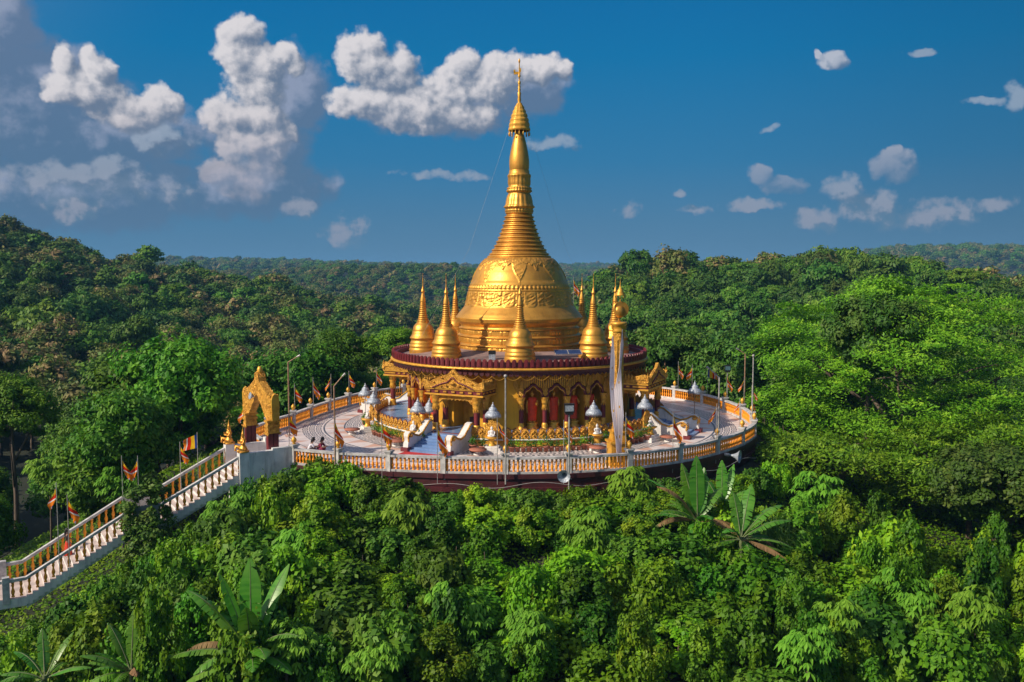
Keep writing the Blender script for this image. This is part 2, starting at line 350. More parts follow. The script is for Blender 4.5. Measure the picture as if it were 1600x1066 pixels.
L['lime'] = leaf_mat('lime_leaf_tips', (.22, .42, .02), (.34, .52, .03))
L['vine'] = leaf_mat('vine_leaves', (.072, .215, .004), (.165, .365, .007), (.25, .40, .012), nscale=.9, dark=.85)
L['vine2'] = leaf_mat('deep_vine_leaves', (.034, .130, .004), (.088, .240, .008), (.14, .29, .012), nscale=.9, dark=.8)
L['palmate'] = leaf_mat('palmate_leaves', (.10, .260, .014), (.20, .40, .030), None, .25, .5, dark=.3, spec=.25)
L['banana'] = leaf_mat('banana_leaf', (.065, .235, .014), (.13, .35, .030), (.18, .38, .05), .35, .35, .5, .3, .5)
L['dry'] = leaf_mat('dry_banana_leaf', (.20, .12, .05), (.32, .20, .09), (.10, .06, .03), .2, .7)
L['grass'] = leaf_mat('tall_grass_blades', (.08, .19, .03), (.15, .29, .05), None, .35)
M['bark'] = mat('bark', (.16, .12, .09), .9, 0, .25, 3, .5, 8)
M['banana_stem'] = mat('banana_stem', (.16, .20, .08), .6, 0, .2, 3)
M['soil'] = mat('forest_floor', (.020, .026, .012), .95, 0, .3, .2, .4, 1.5, col2=(.012, .018, .008))
# ------------------------------------------------------------------ terrain
AZP = np.array([-300, 0, 200, 400, 550, 700, 811, 950, 1050, 1150, 1300, 1400, 1500, 1600, 1900], float)
DD = np.array([85, 110, 150, 220, 300, 400, 520, 700, 900, 1300, 2200, 3200, 6000], float)
CAN = np.array([  # canopy height (m above terrace) for each bearing (rows) and distance (columns)
    [-6, -6, -2, 6, 26, 48, 38, 0, -5, 10, 30, 20, 0],
    [-6, -6, -3, 2, 16, 33, 25, 0, -5, 8, 25, 20, 0],
    [-6, -6, -4, -1, 8, 20, 13, 0, -5, 8, 25, 20, 0],
    [-5, -5, -6, -5, 3, 11, 7, -6, -2, 16, 28, 20, 0],
    [-4, -4, -8, -8, -3, 2, -4, -8, 22, 22, 32, 20, 0],
    [-4, -5, -11, -14, -14, -11, -9, -8, 24, 22, 32, 22, 0],
    [-4, -5, -11, -14, -12, -9, -8, -8, 8, 16, 26, 36, 0],
    [-4, -6, -6, 0, 12, 9, 0, -8, -5, 8, 24, 30, 0],
    [-4, -5, -4, 7, 19, 15, 5, -8, -5, 8, 22, 24, 0],
    [-4, -4, -2, 8, 18, 14, 6, -8, -5, 8, 24, 24, 0],
    [-3, -2, 0, 9, 20.5, 17, 8, -4, -5, 8, 30, 34, 0],
    [-4, -3, 1, 9, 18, 14, 8, -4, -5, 10, 58, 50, 0],
    [-4, -3, 2, 8, 13, 11, 8, -4, 0, 12, 66, 56, 0],
    [-4, -3, 3, 8, 11, 10, 6, -4, 0, 12, 62, 60, 0],
    [-4, -3, 3, 8, 10, 9, 6, -4, 0, 12, 62, 60, 0]], float)
TH = 9.5
def hnoise(x, y, s, seed=0):
    """cheap smooth value noise, numpy"""
    r = np.random.RandomState(seed); T = r.rand(64, 64)
    X = np.asarray(x) / s; Y = np.asarray(y) / s; xi = np.floor(X).astype(int); yi = np.floor(Y).astype(int)
    fx = X - xi; fy = Y - yi; fx = fx * fx * (3 - 2 * fx); fy = fy * fy * (3 - 2 * fy)
    g = lambda i, j: T[(xi + i) % 64, (yi + j) % 64]
    return (g(0, 0) * (1 - fx) + g(1, 0) * fx) * (1 - fy) + (g(0, 1) * (1 - fx) + g(1, 1) * fx) * fy
def smst(e0, e1, x): t = np.clip((np.asarray(x, float) - e0) / (e1 - e0), 0, 1); return t * t * (3 - 2 * t)
def canopy(x, y):
    dx = np.asarray(x, float) - CAM[0]; dy = np.asarray(y, float) - CAM[1]; d = np.hypot(dx, dy)
    a = np.arctan2(dx, np.maximum(dy, 1e-6)); px = 800 + FOC * np.tan(np.clip(a, -1.0, 1.0))
    px = np.where(dy <= 0, np.where(dx < 0, -300, 1900), px)
    ci = np.clip(np.interp(px, AZP, np.arange(len(AZP))), 0, len(AZP) - 1.001); di = np.clip(np.interp(np.log(np.maximum(d, 1)), np.log(DD), np.arange(len(DD))), 0, len(DD) - 1.001)
    i = ci.astype(int); j = di.astype(int); u = ci - i; v = di - j; u = u * u * (3 - 2 * u)
    rel = 26 * (hnoise(x, y, 330, 21) - .5) + 12 * (hnoise(x, y, 120, 22) - .5)          # rolling relief of the far country
    return smst(520, 1100, d) * rel + (CAN[i, j] * (1 - u) + CAN[i + 1, j] * u) * (1 - v) + (CAN[i, j + 1] * (1 - u) + CAN[i + 1, j + 1] * u) * v
def ground(x, y):
    x = np.asarray(x, float); y = np.asarray(y, float); r = np.hypot(x, y)
    far = canopy(x, y) - TH + 3 * (hnoise(x, y, 45, 3) - .5)
    back = -1.6 - 12 * smst(20, 52, r)
    front = -1.5 - .29 * (r - 20) - 2.8 * smst(-11, -24, x) - 1.0 * smst(10, 22, x) - 20 * smst(46, 75, r) + .7 * (hnoise(x, y, 5, 9) - .5)
    w = smst(-.10, .45, -y / np.maximum(r, 1)); mound = back * (1 - w) + front * w
    stair = smst(7.0, 3.0, np.abs((x + 17.6) * .53 - (y + 18.7) * .848 - 1.4)) * smst(-14, -19, x) * smst(-48, -40, x)   # ground kept below the stairway
    along = -((x + 17.6) * .848 + (y + 18.7) * .53); mound = np.where(stair > 0, mound * (1 - stair) + np.minimum(mound, -1.9 - .5 * np.clip(along, 0, 30)) * stair, mound)
    mound = np.where(r < 21, -1.5, mound)
    k = smst(48, 80, r); return mound * (1 - k) + far * k
NA, ND = 240, 150
th_ = np.linspace(-PI, PI, NA, endpoint=False); th_ = np.sign(th_) * PI * (np.abs(th_) / PI) ** 1.5; dd_ = np.concatenate([[0.5], np.geomspace(6, 6500, ND - 1)])
A_, D_ = np.meshgrid(th_, dd_); gx = CAM[0] + D_ * np.sin(A_); gy = CAM[1] + D_ * np.cos(A_); gz = ground(gx, gy)
V_ = np.stack([gx, gy, gz], -1).reshape(-1, 3); ii, jj = np.meshgrid(np.arange(ND - 1), np.arange(NA), indexing='ij'); j2 = (jj + 1) % NA
Q_ = np.stack([ii * NA + jj, (ii + 1) * NA + jj, (ii + 1) * NA + j2, ii * NA + j2], -1).reshape(-1, 4)
tag(link(bpy.data.objects.new('ground', fast_mesh('ground', V_, Q_[:, ::-1], M['soil'], True))), kind='structure')

# ------------------------------------------------------------------ terrace
POSTS = [(-14.9, -16.9), (-11.75, -18.2), (-8.4, -18.9), (-4.9, -19.5), (-1.0, -19.75), (2.95, -19.5), (6.9, -18.4), (10.5, -16.4), (13.6, -13.6), (16.2, -10.3),
         (18.0, -6.9), (18.9, -2.9), (19.2, 1.4), (18.7, 5.5), (17.6, 9.8), (15.6, 13.6), (12.6, 16.8), (8.7, 18.9), (4.4, 19.8), (0, 20), (-4.3, 19.4), (-8.2, 17.8),
         (-11.6, 15.2), (-14.1, 12.4), (-16.0, 8.6), (-17.1, 4.9), (-17.9, 1.3), (-18.5, -2.3)]
GA = Vector((-.848, -.530, 0)); GN = Vector((-.53, .848, 0))      # stair direction (down), and across it
pA = Vector((-17.7, -18.7, 0)); pB = pA + GN * 3.4                    # newels at the head of the stairs
C1 = Vector((-16.3, -17.6, 0)); FAR1 = pB - GA * 2.6                  # inner corners of the entrance
outline = [Vector((x, y, 0)) for x, y in POSTS] + [Vector((-19.6, -6.0, 0)), Vector((-20.0, -9.5, 0)), FAR1, pB, pA, C1]
n = len(outline); vs = [(p.x, p.y, z) for z in (0, -.35) for p in outline]
mb = MB(); mb.add(vs, [tuple(range(n))] + [(i, i + n, (i + 1) % n + n, (i + 1) % n) for i in range(n)])
tag(mb.build('terrace_floor', M['floor']), kind='structure')
# retaining wall below the floor edge: dark red, stepping in
def off(p, k):
    q = Vector((p.x, p.y, 0)); return q + q.normalized() * k
mb = MB(); ring = [(.30, -.012), (.30, -.30), (.18, -.32), (.18, -.85), (.30, -.87), (.30, -1.15), (.1, -1.17), (.1, -4.0)]
rimp = [Vector((x, y, 0)) for x, y in POSTS]; n = len(rimp)
vs = [(*off(p, k).xy, z) for k, z in ring for p in rimp]
mb.add(vs, [(i * n + j, (i + 1) * n + j, (i + 1) * n + j + 1, i * n + j + 1) for i in range(len(ring) - 1) for j in range(n - 1)])
mb.add([(p.x, p.y, -.012) for p in rimp] + [(*off(p, .30).xy, -.012) for p in rimp], [(j, j + n, n + j + 1, j + 1) for j in range(n - 1)])
tag(mb.build('retaining_wall', M['maroon_dark']), 'dark maroon retaining wall stepping down under the edge of the round terrace', 'wall')

# balustrade
bal_prof = [(.075, 0), (.075, .05), (.045, .08), (.060, .14), (.085, .24), (.080, .32), (.045, .44), (.040, .52), (.060, .58), (.070, .66), (.045, .70), (.075, .74), (.075, .80)]
balm = MB().lathe([(r * 1.08, z * .94) for r, z in bal_prof], 8).mesh('baluster', M['orange'])
def post_mesh(h=1.22, w=.34):
    b = MB(); b.box((0, 0, h / 2 - .2), (w, w, h + .4)); b.box((0, 0, h + .05), (w * 1.55, w * 1.55, .10)); b.box((0, 0, h - .05), (w * 1.25, w * 1.25, .08)); return b.mesh('post', M['coping'])
def bud_mesh():
    return MB().lathe([(.06, 0), (.13, .03), (.07, .08), (.12, .12), (.17, .21), (.175, .28), (.14, .38), (.07, .46), (.02, .52), (0, .54)], 12).mesh('gold_bud', M['gold_paint'])
postm = post_mesh(); budm = bud_mesh()
BAL = empty('balustrade', (0, -19.5, 0), 0, 'long curving balustrade of orange balusters, white posts and gold buds round the terrace edge', 'balustrade')
BI = Vector((0, 19.5, 0))      # children are placed in world terms, parent sits at the front
def kid(name, me, parent, loc, rz=0, sc=None):
    o = bpy.data.objects.new(name, me); link(o, parent); o.location = loc; o.rotation_euler = (0, 0, rz)
    if sc: o.scale = sc
    return o
segs = [(Vector((*POSTS[i], 0)), Vector((*POSTS[i + 1], 0))) for i in range(len(POSTS) - 1)]
segs += [(Vector((*POSTS[-1], 0)), Vector((-19.6, -6.0, 0))), (Vector((-19.6, -6.0, 0)), Vector((-20.0, -9.5, 0))), (Vector((-20.0, -9.5, 0)), FAR1)]
allb = []
for a, b in segs:
    d = (b - a); Ln = d.length; u = d / Ln; bow = min(.34, Ln * Ln / 8 / 19.4) if a.length > 17.5 or b.length > 17.5 else 0
    nrm = ((a + b) / 2).normalized(); P_ = lambda t: a + d * t + nrm * (bow * 4 * t * (1 - t))
    rl = MB(); K = 8
    for (z0, z1, w) in ((.00, .14, .30), (.92, 1.06, .34)):
        vs = []; 
        for k in range(K + 1):
            p = P_(k / K); 
            for s_, z in ((-1, z0), (1, z0), (1, z1), (-1, z1)): q = p + nrm * (s_ * w / 2); vs.append((q.x, q.y, z))
        rl.add(vs, [(4 * k + i, 4 * k + (i + 1) % 4, 4 * k + 4 + (i + 1) % 4, 4 * k + 4 + i) for k in range(K) for i in range(4)] + [(3, 2, 1, 0), (4 * K, 4 * K + 1, 4 * K + 2, 4 * K + 3)])
    o = rl.build('rail', M['coping'], BAL); o.location = BI
    nb = max(3, int((Ln - .4) / .245))
    for k in range(nb): t = (.24 + (Ln - .48) * k / (nb - 1)) / Ln; allb.append(P_(t))
allb.sort(key=lambda p: (p - Vector(CAM)).length)
for p in allb[:100]: kid('baluster', balm, BAL, p + BI + Vector((0, 0, .14)))
rest = MB()
for p in allb[100:]: rest.M = Matrix.Translation((p.x, p.y, .14)); rest.lathe([(r * 1.08, z * .94) for r, z in bal_prof[::1]], 6)
o = rest.build('baluster', M['orange'], BAL); o.location = BI; tag(o, kind='stuff')
for (x, y) in POSTS + [(-19.6, -6.0), (-20.0, -9.5)]:
    rz = math.atan2(y, x); p = kid('post', postm, BAL, Vector((x, y, 0)) + BI, rz); kid('gold_bud', budm, p, (0, 0, 1.32))

# entrance walls at the head of the stairs
def wall_seg(b, p, q, z0, z1, w, z0b=None, z1b=None):
    d = (q - p).normalized(); nn = Vector((-d.y, d.x, 0)) * w / 2; z0b = z0 if z0b is None else z0b; z1b = z1 if z1b is None else z1b
    vs = [(*(p + nn).xy, z0), (*(p - nn).xy, z0), (*(q - nn).xy, z0b), (*(q + nn).xy, z0b), (*(p + nn).xy, z1), (*(p - nn).xy, z1), (*(q - nn).xy, z1b), (*(q + nn).xy, z1b)]
    b.add(vs, [(3, 2, 1, 0), (4, 5, 6, 7), (0, 1, 5, 4), (1, 2, 6, 5), (2, 3, 7, 6), (3, 0, 4, 7)])
b = MB(); P0 = Vector((*POSTS[0], 0))
wall_seg(b, pA + GA * .05, C1 + Vector((.1, .1, 0)), -3.2, 1.06, .42); wall_seg(b, C1 + Vector((.1, .12, 0)), P0 + Vector((-.17, 0, 0)), -3.2, 1.18, .36)
b.box((pA.x, pA.y, -.45), (.62, .62, 3.2), math.atan2(GA.y, GA.x))
tag(b.build('parapet_wall', M['cement']), 'weathered grey white parapet wall between the head of the stairs and the first balustrade post', 'wall')
b = MB(); wall_seg(b, pB + GA * .05, FAR1, -3.2, 1.06, .36); b.box((pB.x, pB.y, -.35), (.6, .6, 3.0), math.atan2(GA.y, GA.x)); b.box((FAR1.x, FAR1.y, .0), (.5, .5, 2.7), math.atan2(GA.y, GA.x))
tag(b.build('parapet_wall', M['white']), 'white parapet wall on the far side of the stair head beside the gate', 'wall')

# ------------------------------------------------------------------ stairway: flights and landings running down to the left
ST = empty('stairway', tuple(pA), 0, 'long white stairway with orange balusters climbing from lower left to the golden gate', 'stairway')
T_FL = [(0, 5.1, 0, -2.55), (5.1, 6.6, -2.55, -2.55), (6.6, 12.4, -2.55, -5.75), (12.4, 19.0, -5.75, -5.9), (19, 27, -5.9, -10)]
wid = 3.4; stp = MB(); sk = MB()
def L3(t, s, z): p = GA * t + GN * s; return (p.x, p.y, z)
for (t0, t1, z0, z1) in T_FL:
    k = max(1, round(abs(z1 - z0) / .165)); 
    if abs(z1 - z0) < .3: k = 1
    for i in range(k):
        ta = t0 + (t1 - t0) * i / k; tb = t0 + (t1 - t0) * (i + 1) / k; zt = z0 + (z1 - z0) * (i + 1) / k if k > 1 else (z0 + z1) / 2
        vs = [L3(ta, -.1, zt), L3(tb, -.1, zt), L3(tb, wid + .1, zt), L3(ta, wid + .1, zt), L3(ta, -.1, zt - .5), L3(tb, -.1, zt - .5), L3(tb, wid + .1, zt - .5), L3(ta, wid + .1, zt - .5)]
        stp.cur = 0; stp.add(vs, [(0, 1, 2, 3), (0, 3, 7, 4)]); stp.cur = 1; stp.add(vs, [(1, 5, 6, 2), (0, 4, 5, 1), (3, 2, 6, 7), (7, 6, 5, 4)])
    if k > 1:   # sloping slab under the flight
        vs = [L3(t0, 0, z0 - .2), L3(t1, 0, z1 - .2), L3(t1, wid, z1 - .2), L3(t0, wid, z0 - .2), L3(t0, 0, z0 - .75), L3(t1, 0, z1 - .75), L3(t1, wid, z1 - .75), L3(t0, wid, z0 - .75)]
        sk.add(vs, [(0, 1, 2, 3), (7, 6, 5, 4), (0, 4, 5, 1), (1, 5, 6, 2), (2, 6, 7, 3), (3, 7, 4, 0)])
stp.build('steps', [M['step'], M['cement']], ST); sk.build('stair_slab', M['cement'], ST)
slb = MB().lathe([(r * 1.25, z * .98) for r, z in bal_prof], 8).mesh('stair_baluster', M['orange'])
for s_ in (0.0, wid):
    hr = MB()
    for (t0, t1, z0, z1) in T_FL[:4]:
        flat = abs(z1 - z0) < .3
        a0, a1 = t0, t1
        vs = [L3(a0, s_ - .13, z0 + .90), L3(a1, s_ - .13, z1 + .90), L3(a1, s_ + .13, z1 + .90), L3(a0, s_ + .13, z0 + .90), L3(a0, s_ - .13, z0 + 1.07), L3(a1, s_ - .13, z1 + 1.07), L3(a1, s_ + .13, z1 + 1.07), L3(a0, s_ + .13, z0 + 1.07)]
        if t0 == 0: pass
        hr.add(vs, [(3, 2, 1, 0), (4, 5, 6, 7), (0, 1, 5, 4), (1, 2, 6, 5), (2, 3, 7, 6), (3, 0, 4, 7)])
        if flat and t0 < 10:
            vs = [L3(a, s_ + q, z0 + w_) for w_ in (-.45, .9) for a, q in ((a0, -.12), (a1, -.12), (a1, .12), (a0, .12))]
            hr.add(vs, [(3, 2, 1, 0), (4, 5, 6, 7), (0, 1, 5, 4), (1, 2, 6, 5), (2, 3, 7, 6), (3, 0, 4, 7)])
        else:
            nb = round((t1 - t0) / .42)
            for k in range(nb):
                t = t0 + (t1 - t0) * (k + .6) / nb
                if t > 15: continue
                kid('baluster', slb, ST, Vector(L3(t, s_, z0 + (z1 - z0) * (t - t0) / (t1 - t0) + .03)), 0, (1, 1, 1.1))
        if t0 > 12:
            for t in (13.4, 16.2): hr.box(L3(t, s_, z0 + .45), (.36, .36, 1.5), math.atan2(GA.y, GA.x))
    hr.build('handrail', M['coping'], ST)

# ------------------------------------------------------------------ golden gate
GT = empty('gate', tuple(Vector((-16.25, -17.1, 0))), math.atan2(.795, -.607), 'golden flame shaped arch gate on paired maroon pillars at the head of the stairs', 'gate')
# local: x across (from near pillar to far pillar), y towards -stairs(normal), z up
GW = 3.85
for x in (0, GW):
    b = MB()
    for dy in (-.19, .19): b.box((x, dy, 1.05), (.34, .34, 2.1))
    p = b.build('pillar', M['maroon'], GT); c = MB()
    c.box((x, 0, 2.22), (.48, .80, .26)); c.box((x, 0, 2.42), (.44, .76, .16)); c.box((x, 0, 2.60), (.54, .86, .18)); c.box((x, 0, 2.76), (.44, .74, .14)); c.box((x, 0, 2.90), (.58, .90, .15))
    for k in range(6): c.lathe([(0, -.14), (.06, -.02), (.09, .05), (0, .06)], 6, (x - .3 + .12 * k, -.42, 2.08)); c.lathe([(0, -.14), (.06, -.02), (.09, .05), (0, .06)], 6, (x - .3 + .12 * k, .42, 2.08))
    c.build('capital', M['gold_carved'], p)
hw = GW / 2 + .45
outer = []
NO = 96
for i in range(NO + 1):       # outer flame outline, left to right
    s_ = -1 + 2 * i / NO; a = abs(s_)
    z = 4.50 + 1.05 * max(0, 1 - a / .84) + (.42 * min(1, max(0, (.17 - a) / .05))) + (.12 if a > .84 else 0) + .05 * math.sin(i * 1.1); outer.append((s_ * hw, z))
inner = []
for i in range(31):
    s_ = 1 - 2 * i / 30; a = abs(s_); z = 2.98 + 1.22 * max(0, 1 - (a / .66) ** 1.5) + (.04 * math.sin(i * 2.5)); inner.append((s_ * (hw - .02), z))
b = MB(); b.cur = 0
poly = outer + inner; o3 = Vector((GW / 2, -.24, 0)); nv = len(poly)
A = [(o3.x + x, -.26, z) for x, z in poly]; Bk = [(o3.x + x, .26, z) for x, z in poly]
# triangulated strip between outer and inner
no, ni = len(outer), len(inner)
def zi(x):
    a = abs(x / (hw - .02)); return 2.98 + 1.45 * max(0, 1 - (a / .64) ** 1.1)
fs = []; vs = []; NK = 22
for i, (x, z) in enumerate(outer):
    for k in range(NK + 1):
        f = k / NK; zz = zi(x) * (1 - f) + z * f
        for y, sg in ((-.26, -1), (.26, 1)):
            dsp = .10 * (float(hnoise(x * 1.0 + 5, zz, .13, 4)) - .4) * (1 if 0 < k < NK else 0); vs.append((GW / 2 + x, y + sg * dsp, zz))
for i in range(no - 1):
    for k in range(NK):
        q = lambda ii, kk, ss: (ii * (NK + 1) + kk) * 2 + ss
        fs.append((q(i, k, 0), q(i + 1, k, 0), q(i + 1, k + 1, 0), q(i, k + 1, 0))); fs.append((q(i, k, 1), q(i, k + 1, 1), q(i + 1, k + 1, 1), q(i + 1, k, 1)))
    fs.append((q(i, 0, 0), q(i, 0, 1), q(i + 1, 0, 1), q(i + 1, 0, 0))); fs.append((q(i, NK, 0), q(i + 1, NK, 0), q(i + 1, NK, 1), q(i, NK, 1)))
for i in (0, no - 1):
    for k in range(NK): fs.append((q(i, k, 0), q(i, k + 1, 0), q(i, k + 1, 1), q(i, k, 1)))
b.add(vs, fs, False)
b.build('flame_arch', M['gold_carved'], GT)
sl = [(y_ * .78, z_) for y_, z_ in [(-.30, 0), (.30, 0), (.33, .35), (.30, .45), (.34, .9), (.34, 1.35), (.24, 1.62), (.05, 1.74), (-.18, 1.66), (-.32, 1.4), (-.34, .9), (-.30, .45), (-.33, .35)]]
for x in (-.62, GW + .45):
    b = MB(); b.prism(sl, (x, 0, 2.98), (0, 1, 0), (0, 0, 1), (1, 0, 0), .22); b.box((x + .11, 0, 3.42), (.27, .55, .06)); b.build('side_slab', M['gold_paint'], GT)
b = MB(); b.lathe([(0, 0), (.16, .0), (.19, .1), (.17, .35), (.10, .5), (0, .52)], 12, (GW / 2, 0, 5.80)); b.build('finial', M['gold_paint'], GT)
b = MB(); b.tube([(GW / 2 + .25, .35, 4.3), (GW / 2 + .25, .62, 4.36)], [.05, .24], 14); b.build('loudspeaker_horn', M['silver'], GT)
# ------------------------------------------------------------------ the pagoda
PG = empty('pagoda', (0, 0, 0), 0, 'round golden temple hall carrying the great bell shaped stupa and its spire', 'temple')
def P2(dx, y):          # silhouette half width (photo px) and row -> radius, height on the axis plane
    u, f, w = raydir(811, y); t = 75.0 / f; z = CAM[2] + w * t; return (dx / FOC * t, z)
def ZP(y): return P2(0, y)[1]
NS = 320
# drum with its three rows of petals
def petals(rows, n, amp):
    def f(t, r, z):
        for z0, z1 in rows:
            if z0 < z < z1:
                q = (z - z0) / (z1 - z0); s_ = abs(math.sin(n / 2 * t)); edge = 1 - max(0, (q - .55) / .45) ** 2; return amp * (1 if s_ < .93 * 1 and s_ > (1 - edge) * .9 + .12 else -.5)
        return 0
    return f
zb = 5.9
rowz = [(ZP(545), ZP(536.5)), (ZP(532.5), ZP(523.5)), (ZP(519.5), ZP(511.5))]
pr = [(5.55, zb), (5.5, ZP(546.5)), (5.40, ZP(546))]
for i, (z0, z1) in enumerate(rowz):
    R0 = (5.12, 5.02, 4.93)[i]; N_ = 12
    pr += [(R0, z0 - .01)] + [(R0, z0 + (z1 - z0) * k / N_) for k in range(N_ + 1)]
    zt = rowz[i + 1][0] if i < 2 else ZP(509.5); h = zt - z1
    pr += [(R0 + .10, z1 + .02), (R0 + .15, z1 + h * .3), (R0 + .12, z1 + h * .55), (R0 + .02, z1 + h * .62), (R0, zt - .02)]
pr += [(4.86, ZP(509)), (4.9, ZP(506))]
MB().lathe(pr, 400, mod=petals(rowz, 104, .05)).build('petal_drum', M['gold'], PG)
# bell with relief ornament
bell = [(4.9, 506), (5.05, 503), (5.17, 500.6), (5.20, 499.6), (5.17, 498.2)] + [tuple((P2(w / 6.27, 390 + c / 6.27)[0], 390 + c / 6.27)) for c, w in
       ((660, 622), (640, 606), (620, 592), (600, 574), (580, 558), (555, 538), (530, 524), (490, 514), (450, 505), (420, 499), (405, 496), (398, 500), (390, 500), (384, 490), (350, 478), (344, 482), (325, 474), (300, 455), (275, 447), (250, 438), (225, 427), (200, 413), (175, 400), (150, 384), (128, 368), (110, 352), (95, 336), (82, 318), (76, 308))]
ys = [p[1] for p in bell]; zs = [ZP(y) for y in ys]; rs = [p[0] for p in bell]
zz = []; 
for i in range(len(zs) - 1):
    k = max(1, int((zs[i + 1] - zs[i]) / .045)) if i > 4 else 1
    zz += [zs[i] + (zs[i + 1] - zs[i]) * j / k for j in range(k)]
zz.append(zs[-1]); prof = [(float(np.interp(z, zs, rs)), z) for z in zz]
zg = ZP(403); zg2 = ZP(416.5); zg3 = ZP(440); zbd = (ZP(451.5), ZP(445)); zpn = (ZP(477), ZP(455.5))
def tri(x): return abs((x + .5) % 1 - .5) * 2       # 0 at integers, 1 half way
def bellmod(t, r, z):
    a = t / (2 * PI); fil = .10 * (hnoise(t * r * 1.0 + 50, z, .12, 6) - .35)
    if z > zg - .02: return 0
    if zbd[0] < z < zbd[1]:
        q = (z - zbd[0]) / (zbd[1] - zbd[0]) * 2 - 1; u = (a * 76) % 1 * 2 - 1; d = math.hypot(q, u); return .10 * max(0, 1 - d * d)
    if zpn[0] < z < zpn[1]:
        q = (z - zpn[0]) / (zpn[1] - zpn[0]); u = (a * 16) % 1
        wv = abs(u - .5) * 2
        if wv < .60:
            e = max(wv / .60, (1 - q) ** 1.0 if q < .5 else 0); cut = (wv / .60) ** 4 * .35
            if q < cut: return 0
            return .055 if (wv > .50 or q < cut + .12) else .018 + fil
        if wv > .68: return .02 + fil if q > .1 else 0
        return 0
    if z > zg3:
        u = tri(a * 8 + .5) # 0 at pendant axes
        u = tri(a * 8); low = zg2 + .12 * math.cos(a * 2 * PI * 32) + .25 * (u if u > .5 else .5) ; x = (u) * r * PI / 8
        pend = zg3 + 2.1 * x if x < .55 else 99
        edge = min(low, pend) if x < .62 else low
        tiny = zg2 - .35 + 2.4 * (1 - u) * r * PI / 8
        edge = min(edge, tiny)
        if z > edge: return (.09 if z < edge + .10 else .03 + fil)
    return 0
MB(Matrix.Rotation(R_(0), 4, 'Z')).lathe(prof, 420, mod=bellmod).build('bell', M['gold'], PG)
# ringed spire
def C7(c, w): return P2(w / 3.136, 80 + c / 3.136)
rg = [C7(1012, 152), C7(1008, 158), C7(1002, 150)]; nr = 10; c0, c1 = 1000, 800
wf = lambda c: float(np.interp(c, [800, 850, 900, 950, 1000], [66, 78, 95, 117, 146]))
cc_ = c0
for k in range(nr):
    h = (c0 - c1) / nr; a = c0 - k * h
    for q, dw in ((.0, -6), (.10, 1), (.30, 5), (.5, 1), (.56, -5), (.60, -6), (.66, -3), (.8, -1.5), (.94, -4), (.99, -7)): rg.append(C7(a - h * q, wf(a - h * q) + dw))
MB().lathe(rg, 96).build('ringed_spire', M['gold'], PG)
lot = [C7(c, w) for c, w in ((800, 62), (797, 66), (793, 70), (789, 64), (786, 70), (780, 68), (772, 66), (768, 74), (764, 76), (758, 70), (750, 66), (735, 64), (720, 61), (708, 57), (700, 54), (696, 52), (693, 58), (688, 62), (682, 61), (678, 55), (674, 61), (670, 58), (665, 52), (655, 54), (640, 55), (625, 54), (615, 56), (610, 58), (604, 54), (600, 50), (590, 50), (585, 49))]
def lotmod(t, r, z):
    if ZP(80 + 766 / 3.136) < z < ZP(80 + 700 / 3.136): return .05 * (abs(math.cos(9 * t)) - .5)
    if ZP(80 + 664 / 3.136) < z < ZP(80 + 612 / 3.136): return .04 * (abs(math.cos(9 * t)) - .5)
    if ZP(80 + 692 / 3.136) < z < ZP(80 + 668 / 3.136) or ZP(80 + 790 / 3.136) < z < ZP(80 + 770 / 3.136): return .05 * (abs(math.cos(14 * t)) - .5)
    return 0
MB().lathe(lot, 120, mod=lotmod).build('lotus_bands', M['gold'], PG)
MB().lathe([C7(c, w) for c, w in ((585, 46), (575, 48), (560, 49), (540, 49), (520, 47), (500, 44), (480, 40), (460, 36), (440, 31), (420, 26), (400, 21), (380, 17), (372, 15))], 48).build('banana_bud', M['gold'], PG)
hp = []
for c, w in ((392, 50), (388, 53), (380, 52), (372, 46), (366, 50), (352, 47), (348, 42), (342, 46), (330, 41), (326, 36), (320, 40), (308, 35), (304, 29), (298, 32), (288, 27), (284, 22), (278, 24), (268, 17), (262, 13), (255, 10)): hp.append(C7(c, w))
hb = MB().lathe(hp, 40, mod=lambda t, r, z: .035 * (math.sin(20 * t) > 0)); 
zr = C7(392, 50)
for k in range(16):
    t = 2 * PI * k / 16; x, y = zr[0] * math.cos(t), zr[0] * math.sin(t)
    hb.lathe([(0, -.42), (.05, -.36), (.06, -.2), (.02, -.12), (.02, 0)], 6, (x, y, zr[1])); hb.lathe([(.05, 0), (.03, .15), (0, .34)], 5, (x, y, zr[1] + .05))
UM = hb.build('umbrella_finial', M['gold_paint'], PG)
fb_ = MB().lathe([C7(c, w) for c, w in ((258, 10), (250, 7), (240, 9), (225, 7), (205, 9), (198, 5), (190, 8), (184, 5), (175, 7), (168, 4), (160, 7), (150, 7), (146, 3), (130, 3), (122, 8), (116, 4), (100, 3), (60, 2.2), (55, 4), (47, 5), (40, 3), (35, .5))], 14)
zv = ZP(80 + 108 / 3.136); fb_.box((-.18, 0, zv), (.55, .05, .22)); fb_.box((-.40, 0, zv + .16), (.14, .05, .22)); fb_.box((.1, 0, zv + .25), (.10, .04, .30))
fb_.build('spire_finial', M['gold_paint'], PG)
wr = MB(); zt = ZP(80 + 390 / 3.136)
for a in (28, 208): 
    ca, sa = math.cos(R_(a)), math.sin(R_(a)); wr.tube([(1.0 * ca, 1.0 * sa, zt), (4.6 * ca, 4.6 * sa, (zt + 6.3) / 2 - .8), (9.6 * ca, 9.6 * sa, 6.2)], .006, 3)
wr.build('stay_cable', M['steel'], PG)

